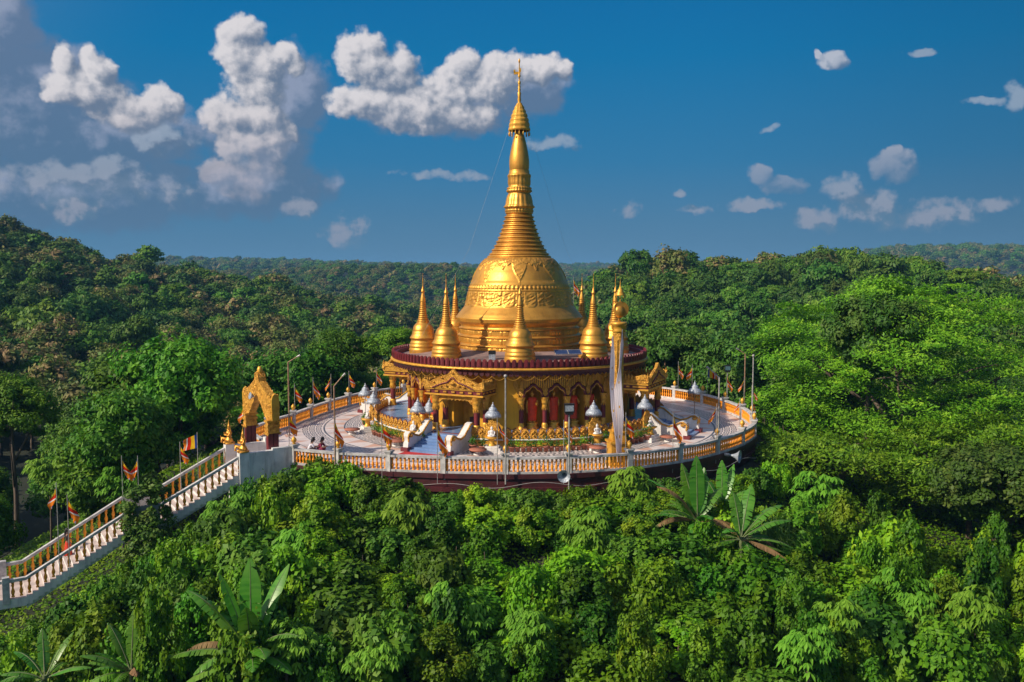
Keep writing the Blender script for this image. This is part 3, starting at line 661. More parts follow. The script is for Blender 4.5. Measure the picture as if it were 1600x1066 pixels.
# roof, parapet, eaves
ZR = 6.25; RR = 10.5
MB().lathe([(0, 6.45), (5.2, 6.35), (8, 5.95), (10.2, 5.7)], 96).build('roof_deck', M['roofdeck'], PG)
b = MB(); NT = 152
b.lathe([(RR - .32, 5.6), (RR - .32, 6.05), (RR - .02, 6.05), (RR, 5.62), (RR - .32, 5.6)], 152, smooth=False)
tab = [(-.16, 0), (.16, 0), (.16, .46), (.11, .56), (0, .62), (-.11, .56), (-.16, .46)]
for k in range(NT):
    t = 2 * PI * k / NT; o_ = Vector((math.cos(t), math.sin(t), 0)); u_ = Vector((-math.sin(t), math.cos(t), 0)); z_ = Vector((0, 0, 1))
    b.prism(tab, o_ * (RR - .04) + z_ * 5.66, u_, z_, o_, .12); b.prism([(x * .55, z * .72 + .07) for x, z in tab], o_ * (RR + .08) + z_ * 5.68, u_, z_, o_, .04)
    b.box(tuple(o_ * (RR + .02) + z_ * 5.88) , (.07, .07, .46), t)
b.build('parapet', M['maroon'], PG)
rp = MB(); rp.lathe([(RR + .02, 5.42), (RR + .16, 5.46), (RR + .20, 5.53), (RR + .16, 5.60), (RR + .02, 5.64)], 600, mod=lambda t, r, z: .035 * math.sin(t * 150 + z * 30) if r > RR + .1 else 0)
rp.build('rope_moulding', M['gold_paint'], PG)
b = MB(); b.lathe([(RR + .05, 5.45), (RR - .02, 5.30), (RR - .12, 5.12), (RR - .3, 5.08), (9.0, 5.06)], 120)
for k in range(150):
    t = 2 * PI * k / 150; o_ = Vector((math.cos(t), math.sin(t), 0)); u_ = Vector((-o_.y, o_.x, 0))
    b.prism([(-.17, .1), (-.15, -.05), (0, -.16), (.15, -.05), (.17, .1)], o_ * (RR - .1) + Vector((0, 0, 5.14)), u_, Vector((0, 0, 1)), o_, .05)
b.build('eave_fringe', M['maroon_dark'], PG)
# string of drooping little lights under the eave
b = MB()
for k in range(0, 64):
    t0, t1 = 2 * PI * k / 64, 2 * PI * (k + 1) / 64; b.tube([((RR + .02) * math.cos(t0 + (t1 - t0) * q / 6), (RR + .02) * math.sin(t0 + (t1 - t0) * q / 6), 5.03 - .28 * (1 - (q / 3 - 1) ** 2)) for q in range(7)], .014, 4)
b.build('garland_wire', M['gold_paint'], PG)

# ---- walls. azimuth a: degrees from the front (towards the camera), positive to the right
def pol(a, r, z=0): return Vector((math.sin(R_(a)) * r, -math.cos(R_(a)) * r, z))
PORT = [-26, 64, 154, 244]
FL_Z = .90; TOPZ = 5.2; RW = 9.2; RNI = 7.9
def cyl_sector(b, a0, a1, r, z0, z1, step=2.0, flip=False):
    k = max(1, int(round((a1 - a0) / step)))
    vs = [tuple(pol(a0 + (a1 - a0) * i / k, r, z)) for i in range(k + 1) for z in (z0, z1)]
    fs = [(2 * i, 2 * i + 2, 2 * i + 3, 2 * i + 1) for i in range(k)]; b.add(vs, [f[::-1] for f in fs] if flip else fs)
wl = MB(); nich = MB(); arch_m = MB(); rays = MB(); flames = MB()
def foil(s_):
    a = abs(s_)
    if a < .42: return 1 - .30 * (a / .42) ** 2
    if a < .86: return .32 + .38 * math.sqrt(max(0, 1 - ((a - .42) / .44) ** 2)) * 1
    return .32 * (1 - (a - .86) / .14) ** .5
cols = []
BW = 11.0
for pc in PORT:
    rays = MB(); b0 = pc + 26.5; nb = 4            # four bays to the right of each porch
    # solid wall: from the porch doorway edge to the arcade
    for (a0, a1) in ((pc + 7, b0), (b0 + nb * BW, pc + 90 - 7)):
        cyl_sector(wl, a0, a1, RW, FL_Z, TOPZ); 
        for a in (a0, a1): wl.add([tuple(pol(a, RNI, FL_Z)), tuple(pol(a, RW, FL_Z)), tuple(pol(a, RW, TOPZ)), tuple(pol(a, RNI, TOPZ))], [(0, 1, 2, 3)])
    # doorway head
    cyl_sector(wl, pc - 7, pc + 7, RW, 3.35, TOPZ); wl.add([tuple(pol(a, r, 3.35)) for a, r in ((pc - 7, RW), (pc + 7, RW), (pc + 7, RNI), (pc - 7, RNI))], [(0, 1, 2, 3)])
    for i in range(nb):
        ac = b0 + BW * (i + .5); K = 26; hv = lambda s_: 3.25 + .95 * foil(s_)
        ring = []
        for k in range(K + 1):
            s_ = -1 + 2 * k / K; a = ac + s_ * (BW / 2 - .9); ring.append((a, hv(s_)))
        vs = [];
        for a, h in [(ac - BW / 2, 3.25)] + ring + [(ac + BW / 2, 3.25)]:
            for r, z in ((RW, TOPZ), (RW, h), (RW - .22, h)): vs.append(tuple(pol(a, r, z)))
        wl.add(vs, [(3 * k + 1, 3 * k + 4, 3 * k + 3, 3 * k) for k in range(K + 2)] + [(3 * k + 2, 3 * k + 5, 3 * k + 4, 3 * k + 1) for k in range(K + 2)])
        arch_m.cur = 0; arch_m.tube([pol(a, RW + .05, h + .07) for a, h in ring], .12, 6)
        arch_m.cur = 1; arch_m.tube([pol(a, RW + .10, h - .06) for a, h in ring], .05, 5)
        # gold fluted rays rising over the arch
        for k in range(-5, 6):
            s_ = k / 5.6; a = ac + s_ * (BW / 2 - .2); z0 = hv(min(1, abs(s_) * 1.06)) + .22; z1 = 5.0 - .42 * abs(s_) ** 1.0
            if z1 - z0 > .15:
                rays.cur = 0; p = pol(a, RW + .04, (z0 + z1) / 2); rays.box(tuple(p), (.10, .09, z1 - z0), R_(a))
                rays.lathe([(.06, 0), (.035, .10), (0, .2)], 5, tuple(pol(a, RW + .04, z1)))
                rays.cur = 1; p = pol(a + .55, RW + .02, (z0 + z1) / 2); rays.box(tuple(p), (.05, .04, z1 - z0 - .1), R_(a))
    for i in range(nb + 1):
        a = b0 + BW * i; cols.append(a)
        o_ = pol(a, 1); u_ = Vector((math.cos(R_(a)), math.sin(R_(a)), 0))
        fl = [(-.04, 0), (.04, 0), (.20, .18), (.15, .34), (.22, .5), (.13, .62), (.12, .8), (0, 1.15), (-.12, .8), (-.13, .62), (-.22, .5), (-.15, .34), (-.20, .18)]
        flames.prism(fl, pol(a, RW + .06, 3.42), u_, Vector((0, 0, 1)), o_, .10)
        wl.add([tuple(pol(a, RNI, FL_Z)), tuple(pol(a, RNI, TOPZ)), tuple(pol(a, RW - .1, TOPZ)), tuple(pol(a, RW - .1, FL_Z))], [(0, 1, 2, 3)])
    rays.build('fluted_rays', [M['gold_paint'], M['maroon_dark']], PG)
    for a in (b0 - 1.2, b0 + nb * BW + 1.2):
        o_ = pol(a, 1); u_ = Vector((math.cos(R_(a)), math.sin(R_(a)), 0)); sg = -1 if a < b0 else 1
        flames.prism([(0, 0), (.10 * sg, .5), (.42 * sg, 1.0), (.30 * sg, 1.35), (.52 * sg, 1.75), (.22 * sg, 1.5), (.10 * sg, 1.1), (-.05 * sg, .6)], pol(a, RW + .03, 3.25), u_, Vector((0, 0, 1)), o_, .07)
wl.lathe([(RW + .06, TOPZ - .22), (RW + .10, TOPZ - .15), (RW + .04, TOPZ - .05)], 120)
wl.build('outer_wall', M['ochre'], PG)
nich.cur = 0; nich.lathe([(RNI, FL_Z), (RNI, TOPZ)], 120); nich.add([tuple(pol(a, r, 4.6)) for a, r in ((0, 0),)], [])
nich.build('niche_wall', M['ochre'], PG)
MB().lathe([(RNI, 4.62), (RW, 4.62)], 96).build('niche_ceiling', M['maroon_dark'], PG)
arch_m.build('arch_moulding', [M['maroon'], M['gold_paint']], PG)
pass; flames.build('flame_ornament', M['gold_carved'], PG)
cb = MB(); cb.cur = 0
cb.lathe([(.17, .5), (.17, 1.85)], 12)
cb.cur = 1; cb.lathe([(.26, 0), (.26, .12), (.20, .16), (.24, .3), (.19, .5), (.17, .52)], 12); 
cb.lathe([(.17, 1.62), (.22, 1.75), (.19, 1.82), (.20, 1.95), (.26, 2.0), (.22, 2.1), (.28, 2.25), (.32, 2.36), (.32, 2.45)], 12)
for k in range(8): t = PI / 4 * k; cb.lathe([(0, -.22), (.05, -.1), (.04, 0)], 5, (.19 * math.cos(t), .19 * math.sin(t), 1.66))
colm = cb.mesh('column', [M['maroon'], M['gold_paint']])
for a in cols: kid('column', colm, PG, pol(a, RW - .02, FL_Z), R_(a))
# door leaves / inner panels
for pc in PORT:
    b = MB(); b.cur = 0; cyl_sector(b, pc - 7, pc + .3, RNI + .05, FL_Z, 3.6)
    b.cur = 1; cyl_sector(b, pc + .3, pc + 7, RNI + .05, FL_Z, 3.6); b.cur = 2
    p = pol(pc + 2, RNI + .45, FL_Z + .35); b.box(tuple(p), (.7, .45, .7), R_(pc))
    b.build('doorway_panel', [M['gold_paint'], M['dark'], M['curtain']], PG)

# platform: blue floor on a gold banded plinth
RP = 12.0
pl = MB()
pl.cur = 0; pl.lathe([(RNI, FL_Z), (RP - .02, FL_Z)], 120)
pl.cur = 1; pl.lathe([(RP + .30, .0), (RP + .30, .14), (RP + .16, .16)], 120); pl.lathe([(RP + .06, .62), (RP + .12, .63), (RP + .12, .73), (RP - .12, .75)], 120)
pl.cur = 2; pl.lathe([(RP + .16, .16), (RP + .06, .22), (RP + .02, .42), (RP + .06, .62)], 360, mod=lambda t, r, z: .02 * math.sin(t * 180))
pl.cur = 3; pl.lathe([(RP - .12, .74), (RP - .12, FL_Z + .03), (RP - .30, FL_Z + .03), (RP - .30, FL_Z)], 120)
pl.build('platform', [M['blue'], M['white'], M['gold_paint'], M['maroon']], PG)

# porches with pediment, pillars and stairs
def porch(a, idx):
    par = empty('porch_tmp'); 
    return par
PW = 1.72; PR = 10.75   # half width between pillars, radius of front pillars
rf = MB()               # local frame: x lateral (to the right looking inwards... +x = clockwise), y = outward distance from axis is -y
def Y(r): return -r
# ceiling + flat roof slab with carved side parapets
rf.cur = 0; rf.box((0, Y(10.05), 3.82), (4.7, 2.1, .30)); rf.cur = 1; rf.box((0, Y(10.05), 3.62), (4.9, 2.25, .12)); rf.box((0, Y(10.05), 4.03), (4.9, 2.25, .10))
rf.cur = 2; rf.box((-2.4, Y(10.0), 4.25), (.14, 2.0, .36)); rf.box((2.4, Y(10.0), 4.25), (.14, 2.0, .36))
for k in range(8):
    for sx in (-2.42, 2.42): rf.lathe([(.13, 0), (.09, .15), (.11, .22), (0, .42)], 6, (sx, Y(9.2 + .25 * k), 4.40))
rf.cur = 3
for k in range(7): rf.box((-2.1 + .7 * k, Y(11.16), 3.84), (.28, .10, .12))
for k in range(4):
    for sx in (-2.38, 2.38): rf.box((sx, Y(9.4 + .5 * k), 3.84), (.10, .24, .12))
rfm = rf.mesh('porch_roof', [M['maroon'], M['gold_paint'], M['gold_carved'], M['gold']])
rfm2 = rfm.copy()
for v_ in rfm2.vertices:
    if v_.co.y < -10.9: v_.co.y -= .85
def ped_out(s_):
    a = abs(s_); z = .38 + .62 * math.cos(min(1, a / .82) * PI / 2) ** 1.0 + .38 * max(0, 1 - a / .20) ** 1.2 + (.22 * ((a - .82) / .18) if a > .82 else 0) + .035 * abs(math.sin(s_ * 30))
    return z
pd = MB(); N_ = 48; vs = []; 
for i in range(N_ + 1):
    s_ = -1 + 2 * i / N_; zo = ped_out(s_) * 1.05; zi_ = max(0.0, (ped_out(s_ * 1.02) - .55) * .95) if abs(s_) < .72 else 0
    for y in (-.12, .12): vs += [(s_ * 2.45, y, 0), (s_ * 2.45, y, zi_), (s_ * 2.45, y, zo)]
fs = []; fs2 = []
for i in range(N_):
    q = lambda ii, y, k: ii * 6 + y * 3 + k
    fs += [(q(i, 0, 1), q(i + 1, 0, 1), q(i + 1, 0, 2), q(i, 0, 2)), (q(i, 1, 1), q(i, 1, 2), q(i + 1, 1, 2), q(i + 1, 1, 1)), (q(i, 0, 2), q(i + 1, 0, 2), q(i + 1, 1, 2), q(i, 1, 2))]
    fs2 += [(q(i, 0, 0), q(i + 1, 0, 0), q(i + 1, 0, 1), q(i, 0, 1)), (q(i, 1, 0), q(i, 1, 1), q(i + 1, 1, 1), q(i + 1, 1, 0))]
pd.cur = 0; pd.add(vs, fs + fs2 + [(q(0, 0, 0), q(0, 0, 2), q(0, 1, 2), q(0, 1, 0)), (q(N_, 0, 0), q(N_, 1, 0), q(N_, 1, 2), q(N_, 0, 2))], False)
pd.cur = 1; pd.tube([(s_ * 2.45, -.15, max(.02, (ped_out(s_ * 1.02) - .50) * .95)) for s_ in np.linspace(-.70, .70, 31)], .055, 6)
pd.cur = 0
for (x, z, r) in ((0, .38, .26), (-.55, .22, .17), (.55, .22, .17), (-1.0, .15, .12), (1.0, .15, .12), (0, 1.15, .14), (-.9, .78, .14), (.9, .78, .14), (-1.6, .42, .14), (1.6, .42, .14), (0, .80, .12)): pd.lathe([(0, -.06), (r * .5, -.05), (r, 0)], 9, (x, -.14, z)) ; pd.ball((x, -.13, z), r * .62, 8)
for sx in (-2.45, 2.45): pd.lathe([(.14, 0), (.16, .2), (.08, .38), (.10, .46), (0, .78)], 8, (sx, 0, .1))
pdm = pd.mesh('pediment', [M['gold_carved'], M['maroon']])
pc_ = MB(); pc_.cur = 0; pc_.lathe([(.21, .55), (.21, 1.95)], 14); pc_.cur = 1
pc_.lathe([(.32, 0), (.32, .12), (.25, .16), (.29, .28), (.25, .36), (.29, .46), (.21, .56)], 14); pc_.lathe([(.21, 1.62), (.27, 1.8), (.24, 1.9), (.25, 2.08), (.33, 2.14), (.27, 2.26), (.34, 2.42), (.38, 2.55), (.38, 2.66)], 14)
for k in range(10): t = 2 * PI * k / 10; pc_.lathe([(0, -.28), (.06, -.12), (.05, 0)], 5, (.235 * math.cos(t), .235 * math.sin(t), 1.72))
pcm = pc_.mesh('pillar', [M['maroon'], M['gold_paint']])
def valance(span):        # carved screen hanging between pillars
    v = MB(); K = 30; vs = []
    for i in range(K + 1):
        s_ = -1 + 2 * i / K; a = abs(s_); dep = .34 + (.5 * ((a - .62) / .38) if a > .62 else 0) + (.65 * ((a - .86) / .14) if a > .86 else 0) + .06 * math.sin(i * 2.2)
        for y in (-.05, .05): vs += [(s_ * span, y, -dep), (s_ * span, y, 0)]
    fs = []
    for i in range(K):
        q = lambda ii, y, k: ii * 4 + y * 2 + k
        fs += [(q(i, 0, 0), q(i + 1, 0, 0), q(i + 1, 0, 1), q(i, 0, 1)), (q(i, 1, 0), q(i, 1, 1), q(i + 1, 1, 1), q(i + 1, 1, 0)), (q(i, 0, 0), q(i, 1, 0), q(i + 1, 1, 0), q(i + 1, 0, 0))]
    v.add(vs, fs, False); v.tube([(s_ * span, -.07, -.28 - (.5 * ((abs(s_) - .62) / .38) if abs(s_) > .62 else 0)) for s_ in np.linspace(-.85, .85, 21)], .03, 5); return v.mesh('carved_valance', M['gold_carved'])
vf = valance(PW - .1); vsd = valance(.75)
st_ = MB(); st_.cur = 0
for k in range(7): st_.box((0, Y(12.0 + .44 * k + .22 - .1), (.90 - .13 * k) / 2 - .0), (3.0, .46, .90 - .13 * k - .01 * (k == 0)))
stm = st_.mesh('front_steps', M['blue'])
def cheek_mesh():
    c = MB(); top = []
    pts = [(11.6, 1.75), (11.8, 1.85), (12.1, 1.80), (12.5, 1.5), (13.0, 1.12), (13.5, .98), (14.0, 1.12), (14.35, 1.32), (14.62, 1.36), (14.85, 1.22), (14.9, 1.05), (14.86, .75)]
    out = [(Y(a), b_) for a, b_ in pts] + [(Y(14.95), .26), (Y(14.95), .0), (Y(11.6), .0)]
    c.cur = 0; c.prism(out, (-.20, 0, 0), (0, 1, 0), (0, 0, 1), (1, 0, 0), .40)
    c.cur = 1; c.box((0, Y(14.9), .14), (.58, .5, .28))
    c.cur = 2
    for x in (-.22, .22): c.tube([(x, Y(a), b_ - .08) for a, b_ in pts], .07, 6); c.lathe([(.0, 0), (.14, .02), (.19, .12), (.14, .22), (0, .24)], 10, (x, Y(14.6), .95))
    return c.mesh('scroll_wall', [M['white'], M['maroon'], M['gold_carved']])
chm = cheek_mesh()
PORCH = []
for pc in PORT:
    rz = R_(pc); ex = 0 if pc == -26 else .85; roof = kid('porch', rfm2 if ex else rfm, PG, (0, 0, 0), rz); PORCH.append(roof)
    kid('pediment', pdm, roof, (0, Y(11.12 + ex), 4.08))
    for sx in (-1, 1):
        kid('pillar', pcm, roof, (sx * PW, Y(PR + ex * .9), FL_Z)); kid('pillar', pcm, roof, (sx * PW, Y(9.35), FL_Z))
        kid('carved_valance', vsd, roof, (sx * (PW + .02), Y(10.05), 3.56), PI / 2)
        kid('scroll_wall', chm, roof, (sx * 1.72, 0, 0))
    kid('carved_valance', vf, roof, (0, Y(PR + .05 + ex * .9), 3.56))
    kid('front_steps', stm, roof, (0, 0, 0))
# a red carpet at the foot of the front stairs
b = MB(Matrix.Rotation(R_(-26), 4, 'Z')); b.box((0, Y(15.7), .012), (3.3, 1.3, .016)); tag(b.build('carpet', M['redrug']), 'red carpet on the tiles at the foot of the blue front steps', 'carpet')

# lobed gold railing standing on the rim of the platform
RAIL = empty('ornamental_railing', (0, -RP, .74), 0, 'gold lotus panelled railing with little blue mirrors round the blue platform', 'railing')
lp = MB(); out = []
for i in range(25):
    s_ = -1 + 2 * i / 24; a = abs(s_); out.append((s_ * .30, .42 + .34 * math.cos(a * PI / 2) ** .7 + (.05 * math.sin(i * 1.6)) if a < .85 else .34 + .1 * math.sin(a * 20)))
lp.cur = 0; lp.prism([(-.30, 0)] + [(x, z) for x, z in out] + [(.30, 0)], (0, .06, 0), (1, 0, 0), (0, 0, 1), (0, -1, 0), .12)
for x, z, r in ((0, .52, .11), (-.13, .38, .07), (.13, .38, .07), (0, .24, .08), (-.2, .12, .06), (.2, .12, .06)): lp.ball((x, -.08, z), r, 6)
lp.cur = 1; lp.tube([(x, -.02, z + .015) for x, z in out], .03, 5)
lp.cur = 2
for x in (-.30,): lp.prism([(0, -.09), (.08, 0), (0, .09), (-.08, 0)], (x, -.06, .14), (1, 0, 0), (0, 0, 1), (0, -1, 0), .03)
lpm = lp.mesh('lotus_panel', [M['gold_carved'], M['maroon'], M['glassy']])
NP = 122; cnt = 0
for k in range(NP):
    a = -180 + 360 * (k + .5) / NP
    if any(abs((a - pc + 180) % 360 - 180) < 9.2 for pc in PORT): continue
    if cnt >= 100 : break
    cnt += 1
    p = pol(a, RP, 0); kid('lotus_panel', lpm, RAIL, p + Vector((0, RP, 0)), R_(a), (1.03, 1, 1))

# ------------------------------------------------------------------ small stupas on the roof
def S2(c, w): return (w / 107.7, (835 - c) / 107.7)
sp_ = [S2(*q_) for q_ in ((860, 126), (835, 126), (822, 128), (812, 124), (806, 121), (800, 124), (785, 123), (778, 118), (770, 116), (762, 118), (752, 112), (748, 108), (735, 107), (730, 111), (724, 118), (717, 121), (713, 118), (700, 108), (690, 103), (676, 99), (664, 97), (658, 93), (652, 94), (640, 92), (622, 86), (605, 77), (592, 67), (584, 58), (578, 55), (574, 58), (570, 56))]
c = 570
rr_ = lambda c: float(np.interp(c, [395, 440, 500, 540, 570], [24, 27, 33, 42, 52]))
for k in range(10):
    h = 17.0; 
    for q, dw in ((0, -5), (.2, 2), (.5, 3), (.8, 1), (.95, -5)): sp_.append(S2(c - h * q, rr_(c - h * q) + dw))
    c -= h
sp_ += [S2(*q_) for q_ in ((399, 22), (396, 27), (388, 25), (375, 24), (355, 20), (335, 15), (318, 12), (308, 11), (304, 18), (299, 17), (293, 14), (285, 13), (276, 8), (268, 8), (262, 5), (250, 4.5), (235, 4), (215, 3), (208, 5), (200, 3), (180, 2), (150, 1.5), (146, 3), (140, 0))]
zring = [S2(752, 0)[1], S2(735, 0)[1]]
def smod(t, r, z):
    if S2(752, 0)[1] < z < S2(732, 0)[1]: return .03 * (abs(math.sin(20 * t)) - .5)
    if S2(640, 0)[1] < z < S2(600, 0)[1]: return .018 if (z - S2(640, 0)[1]) / .37 > abs(math.sin(4 * t)) else 0
    return 0
zc = .0
smb = MB().lathe([q for q in sp_ if q[1] <= S2(570, 0)[1] + .001], 72, mod=smod); sm_bell = smb.mesh('bell', M['gold'])
sm_sp = MB().lathe([q for q in sp_ if q[1] >= S2(572, 0)[1]], 28).mesh('ringed_spire', M['gold'])
lab = {0: 'small gold stupa at the front of the roof right before the great bell', 45: 'small gold stupa on the roof at front right beside the solar panels', -45: 'small gold stupa on the roof at front left, nearer of the left pair',
       -90: 'small gold stupa at the far left rim of the temple roof', 90: 'small gold stupa on the right rim of the roof, half behind the tall column', -135: 'small gold stupa at back left, its spire between the left pair and the great bell',
       135: 'small gold stupa at back right, its spire just right of the great bell', 180: 'small gold stupa hidden behind the great bell at the back of the roof'}
for k, (a, lb) in enumerate(lab.items()):
    if a == 180: continue
    e_ = empty('small_stupa', tuple(pol(a, 8.05, 6.03)), 0, lb, 'stupa', 'small stupas standing in a ring on the temple roof')
    bl = kid('bell', sm_bell, e_, (0, 0, 0)); kid('ringed_spire', sm_sp, e_, (0, 0, 0))
# roof clutter
s_ = empty('solar_panel', (3.15, -7.2, 6.28), R_(8), 'pair of tilted dark blue solar panels lying on the roof by the front right stupa', 'solar panel')
for k in (0, 1):
    b = MB(Matrix.Translation((k * 1.03, 0, .22)) @ Matrix.Rotation(R_(22), 4, 'X')); b.cur = 0; b.box((0, 0, 0), (1.0, .72, .04)); b.cur = 1
    b.box((0, -.36, .01), (1.04, .04, .06)); b.box((0, .36, .01), (1.04, .04, .06)); b.box((-.5, 0, .01), (.04, .72, .06)); b.box((.5, 0, .01), (.04, .72, .06)); b.box((0, .3, -.14), (.8, .05, .25)); b.build('panel', [M['solar'], M['steel']], s_)
s_ = empty('floodlight', tuple(zat(769, 558, -7.6)), 0, 'black and grey floodlight box on the roof left of the front stupa', 'floodlight')
b = MB(); b.box((0, 0, .35), (.55, .3, .3)); b.build('housing', M['black'], s_); b = MB(); b.box((0, -.02, .0), (.5, .34, .42)); b.build('lens', M['silver'], s_)
# ------------------------------------------------------------------ standing robed statues in the niches
sb = MB()
robe = [(.30, .0), (.33, .05), (.31, .3), (.30, .7), (.31, 1.0), (.30, 1.25), (.34, 1.5), (.36, 1.66), (.28, 1.76), (.12, 1.82)]
def rmod(t, r, z): return .018 * math.sin(9 * t + z * 2) + (.05 * max(0, abs(math.cos(t)) - .8) * 5 if .35 < z < 1.3 else 0)
robem = MB().lathe(robe, 36, mod=rmod, sy=.62).mesh('robe', M['robe'])
bd = MB(); bd.lathe([(.13, 0), (.13, .12), (.10, .2)], 10, (-.12, -.02, -.12)); bd.lathe([(.13, 0), (.13, .12), (.10, .2)], 10, (.12, -.02, -.12))
bd.lathe([(.085, 1.74), (.075, 1.86), (.11, 1.93), (.135, 2.02), (.14, 2.1), (.12, 2.18), (.08, 2.23), (.075, 2.27), (.05, 2.32), (.02, 2.38), (0, 2.40)], 16, sy=1.05)
bd.ball((0, -.13, 2.05), .028, 6); bd.ball((-.135, 0, 2.03), .04, 6, 1.8); bd.ball((.135, 0, 2.03), .04, 6, 1.8)
bd.tube([(-.36, 0, 1.55), (-.42, -.04, 1.2), (-.40, -.10, .9), (-.39, -.14, .74)], [.09, .075, .055, .05], 8); bd.tube([(.36, 0, 1.55), (.43, -.05, 1.25), (.33, -.26, 1.18), (.26, -.36, 1.28)], [.09, .075, .05, .045], 8)
for k in range(5):
    bd.tube([(-.42 + .02 * k, -.15, .74), (-.42 + .02 * k, -.17, .60 + .01 * abs(k - 2))], .013, 5)
    bd.tube([(.22 + .022 * k, -.37, 1.28), (.22 + .022 * k, -.38, 1.43 - .012 * abs(k - 2))], .013, 5)
bodym = bd.mesh('figure', M['gold_paint'])
pdl = MB().lathe([(.50, 0), (.50, .1), (.40, .16), (.36, .30), (.44, .40), (.46, .46), (0, .46)], 12).mesh('pedestal', M['gold_paint'])
names = {0: 'leftmost', 1: 'second from the left', 2: 'third from the left, behind the floodlight post', 3: 'rightmost, half hidden by its column'}
for pc in (-26, -116 + 360, 64):
    for i in range(4):
        a = pc + 26.5 + BW * (i + .5)
        if pc != -26 and not (pc == 244): continue
        if pc == 244 and i < 2: continue
        lb = ('red robed standing statue in the front arcade, ' + names[i]) if pc == -26 else ('red robed standing statue in the left arcade, %s the front porch' % ('nearest to' if i == 3 else 'one bay away from'))
        e_ = empty('standing_statue', tuple(pol(a, 8.62, FL_Z)), R_(a), lb, 'statue', 'red robed statues standing in the niches')
        kid('pedestal', pdl, e_, (0, 0, 0)); kid('robe', robem, e_, (0, 0, .60), 0, (1, 1, .98)); kid('figure', bodym, e_, (0, 0, .60), 0, (1, 1, .98))

# ------------------------------------------------------------------ parasols, shrines, potted plants round the plinth
def tierprof():
    return [(.02, 1.32), (.05, 1.26), (.03, 1.18), (.10, 1.1), (.16, 1.0), (.13, .97), (.26, .86), (.34, .74), (.36, .70), (.33, .62), (.48, .52), (.62, .34), (.66, .26), (.64, .14)]
cnp = MB().lathe(tierprof(), 32, mod=lambda t, r, z: .03 * math.sin(16 * t) * (r > .3))
for k in range(32): t = 2 * PI * k / 32; cnp.tube([(.65 * math.cos(t), .65 * math.sin(t), .2), (.66 * math.cos(t), .66 * math.sin(t), .02)], [.035, .01], 4)
cnpm = cnp.mesh('canopy', M['silver'])
def parasol(a, r, z, h, lb, dark=False):
    e_ = empty('ceremonial_parasol', tuple(pol(a, r, z)), 0, lb, 'parasol', 'silver fringed ceremonial parasols round the plinth')
    kid('canopy', cnpm, e_, (0, 0, h), 0, (.86, .86, .86)); MB().tube([(0, 0, 0), (0, 0, h + .8)], .03, 6).build('pole', M['rust'] if dark else M['silver'], e_)
# seated figure (one closed skin, lathe-like lofted torso with lap)
def seated(scale=1.0):
    b = MB(Matrix.Scale(scale, 4))
    b.lathe([(0, 0), (.36, .01), (.40, .06), (.37, .13), (.27, .18), (.20, .24), (.19, .34), (.23, .46), (.24, .52), (.17, .57), (.07, .60), (.07, .64), (.11, .68), (.125, .76), (.11, .84), (.06, .89), (.05, .93), (0, .98)], 18, sy=.75)
    b.tube([(-.23, 0, .52), (-.29, -.05, .36), (-.20, -.20, .22), (-.02, -.25, .20)], [.075, .06, .05, .04], 7); b.tube([(.23, 0, .52), (.29, -.05, .36), (.26, -.22, .22), (.24, -.30, .10)], [.075, .06, .05, .04], 7)
    b.ball((0, -.11, .75), .02, 5); return b
seatm = seated().mesh('seated_statue', M['marblewhite'])
def shrine(a, lb, lb2, r=12.95):
    e_ = empty('shrine', tuple(pol(a, r, 0)), R_(a), lb, 'shrine', 'small gold shrines at the foot of the plinth')
    b = MB(); b.cur = 0; b.box((0, -.1, .08), (1.7, 1.1, .16)); b.box((0, -.1, .24), (1.4, .9, .14)); b.box((0, -.05, .38), (1.1, .75, .12)); b.build('stepped_base', M['white'], e_)
    b = MB(); b.lathe([(.30, .44), (.30, .5), (.20, .56), (.18, .78), (.24, .86), (.42, .94), (.52, 1.0), (.52, 1.05), (0, 1.05)], 12); b.build('pedestal', M['gold_paint'], e_)
    b = MB(); ar = [(-.46, 0), (-.50, .5), (-.42, .85), (-.22, 1.1), (0, 1.2), (.22, 1.1), (.42, .85), (.50, .5), (.46, 0)]
    b.prism(ar, (0, .38, 1.0), (1, 0, 0), (0, 0, 1), (0, -1, 0), .12)
    for x, z in ar: b.ball((x * 1.02, .30, 1.0 + z), .085, 6)
    b.build('arched_back', M['gold_carved'], e_)
    s_ = kid('seated_statue', seatm, None, pol(a, r, 1.05), R_(a), (.78, .78, .78)); tag(s_, lb2, 'statue', 'small white seated statues in the shrines')
SH = [(-37, 'small gold shrine on a white stepped base left of the front steps', 'small white seated statue in the shrine left of the front steps', 'silver parasol over the shrine left of the front steps'),
      (-9, 'small gold shrine on a white base just right of the front steps', 'small white seated statue in the shrine just right of the front steps', 'silver parasol over the shrine right of the front steps, behind the thin white pole'),
      (25, 'small gold shrine in front of the arcade, left of the tall column', 'small white seated statue in the shrine left of the tall column', 'silver parasol over the shrine under the arcade, left of the tall column'),
      (49, 'small gold shrine on a white base beside the right hand scroll walls', 'small white seated statue in the shrine beside the right scroll walls', 'silver parasol over the shrine beside the right hand scroll walls'),
      (-68, 'small gold shrine among potted plants on the left side of the plinth', 'small white seated statue in the shrine on the left side of the plinth', 'silver parasol over the shrine on the left side, nearer of the left two')]
for a, l1, l2, l3 in SH:
    shrine(a, l1, l2); parasol(a, 12.45, .75, 1.55 if a != -68 else 1.4, l3)
parasol(-88, 12.9, 0, 2.2, 'silver parasol farthest left beside the balustrade, behind the nearer left one'); parasol(85, 14.6, 0, 2.5, 'dull grey parasol on a rusty pole at the right, by the far balustrade', True)
parasol(-40, 10.6, FL_Z, 1.1, 'large silver parasol on the blue floor left of the front porch')

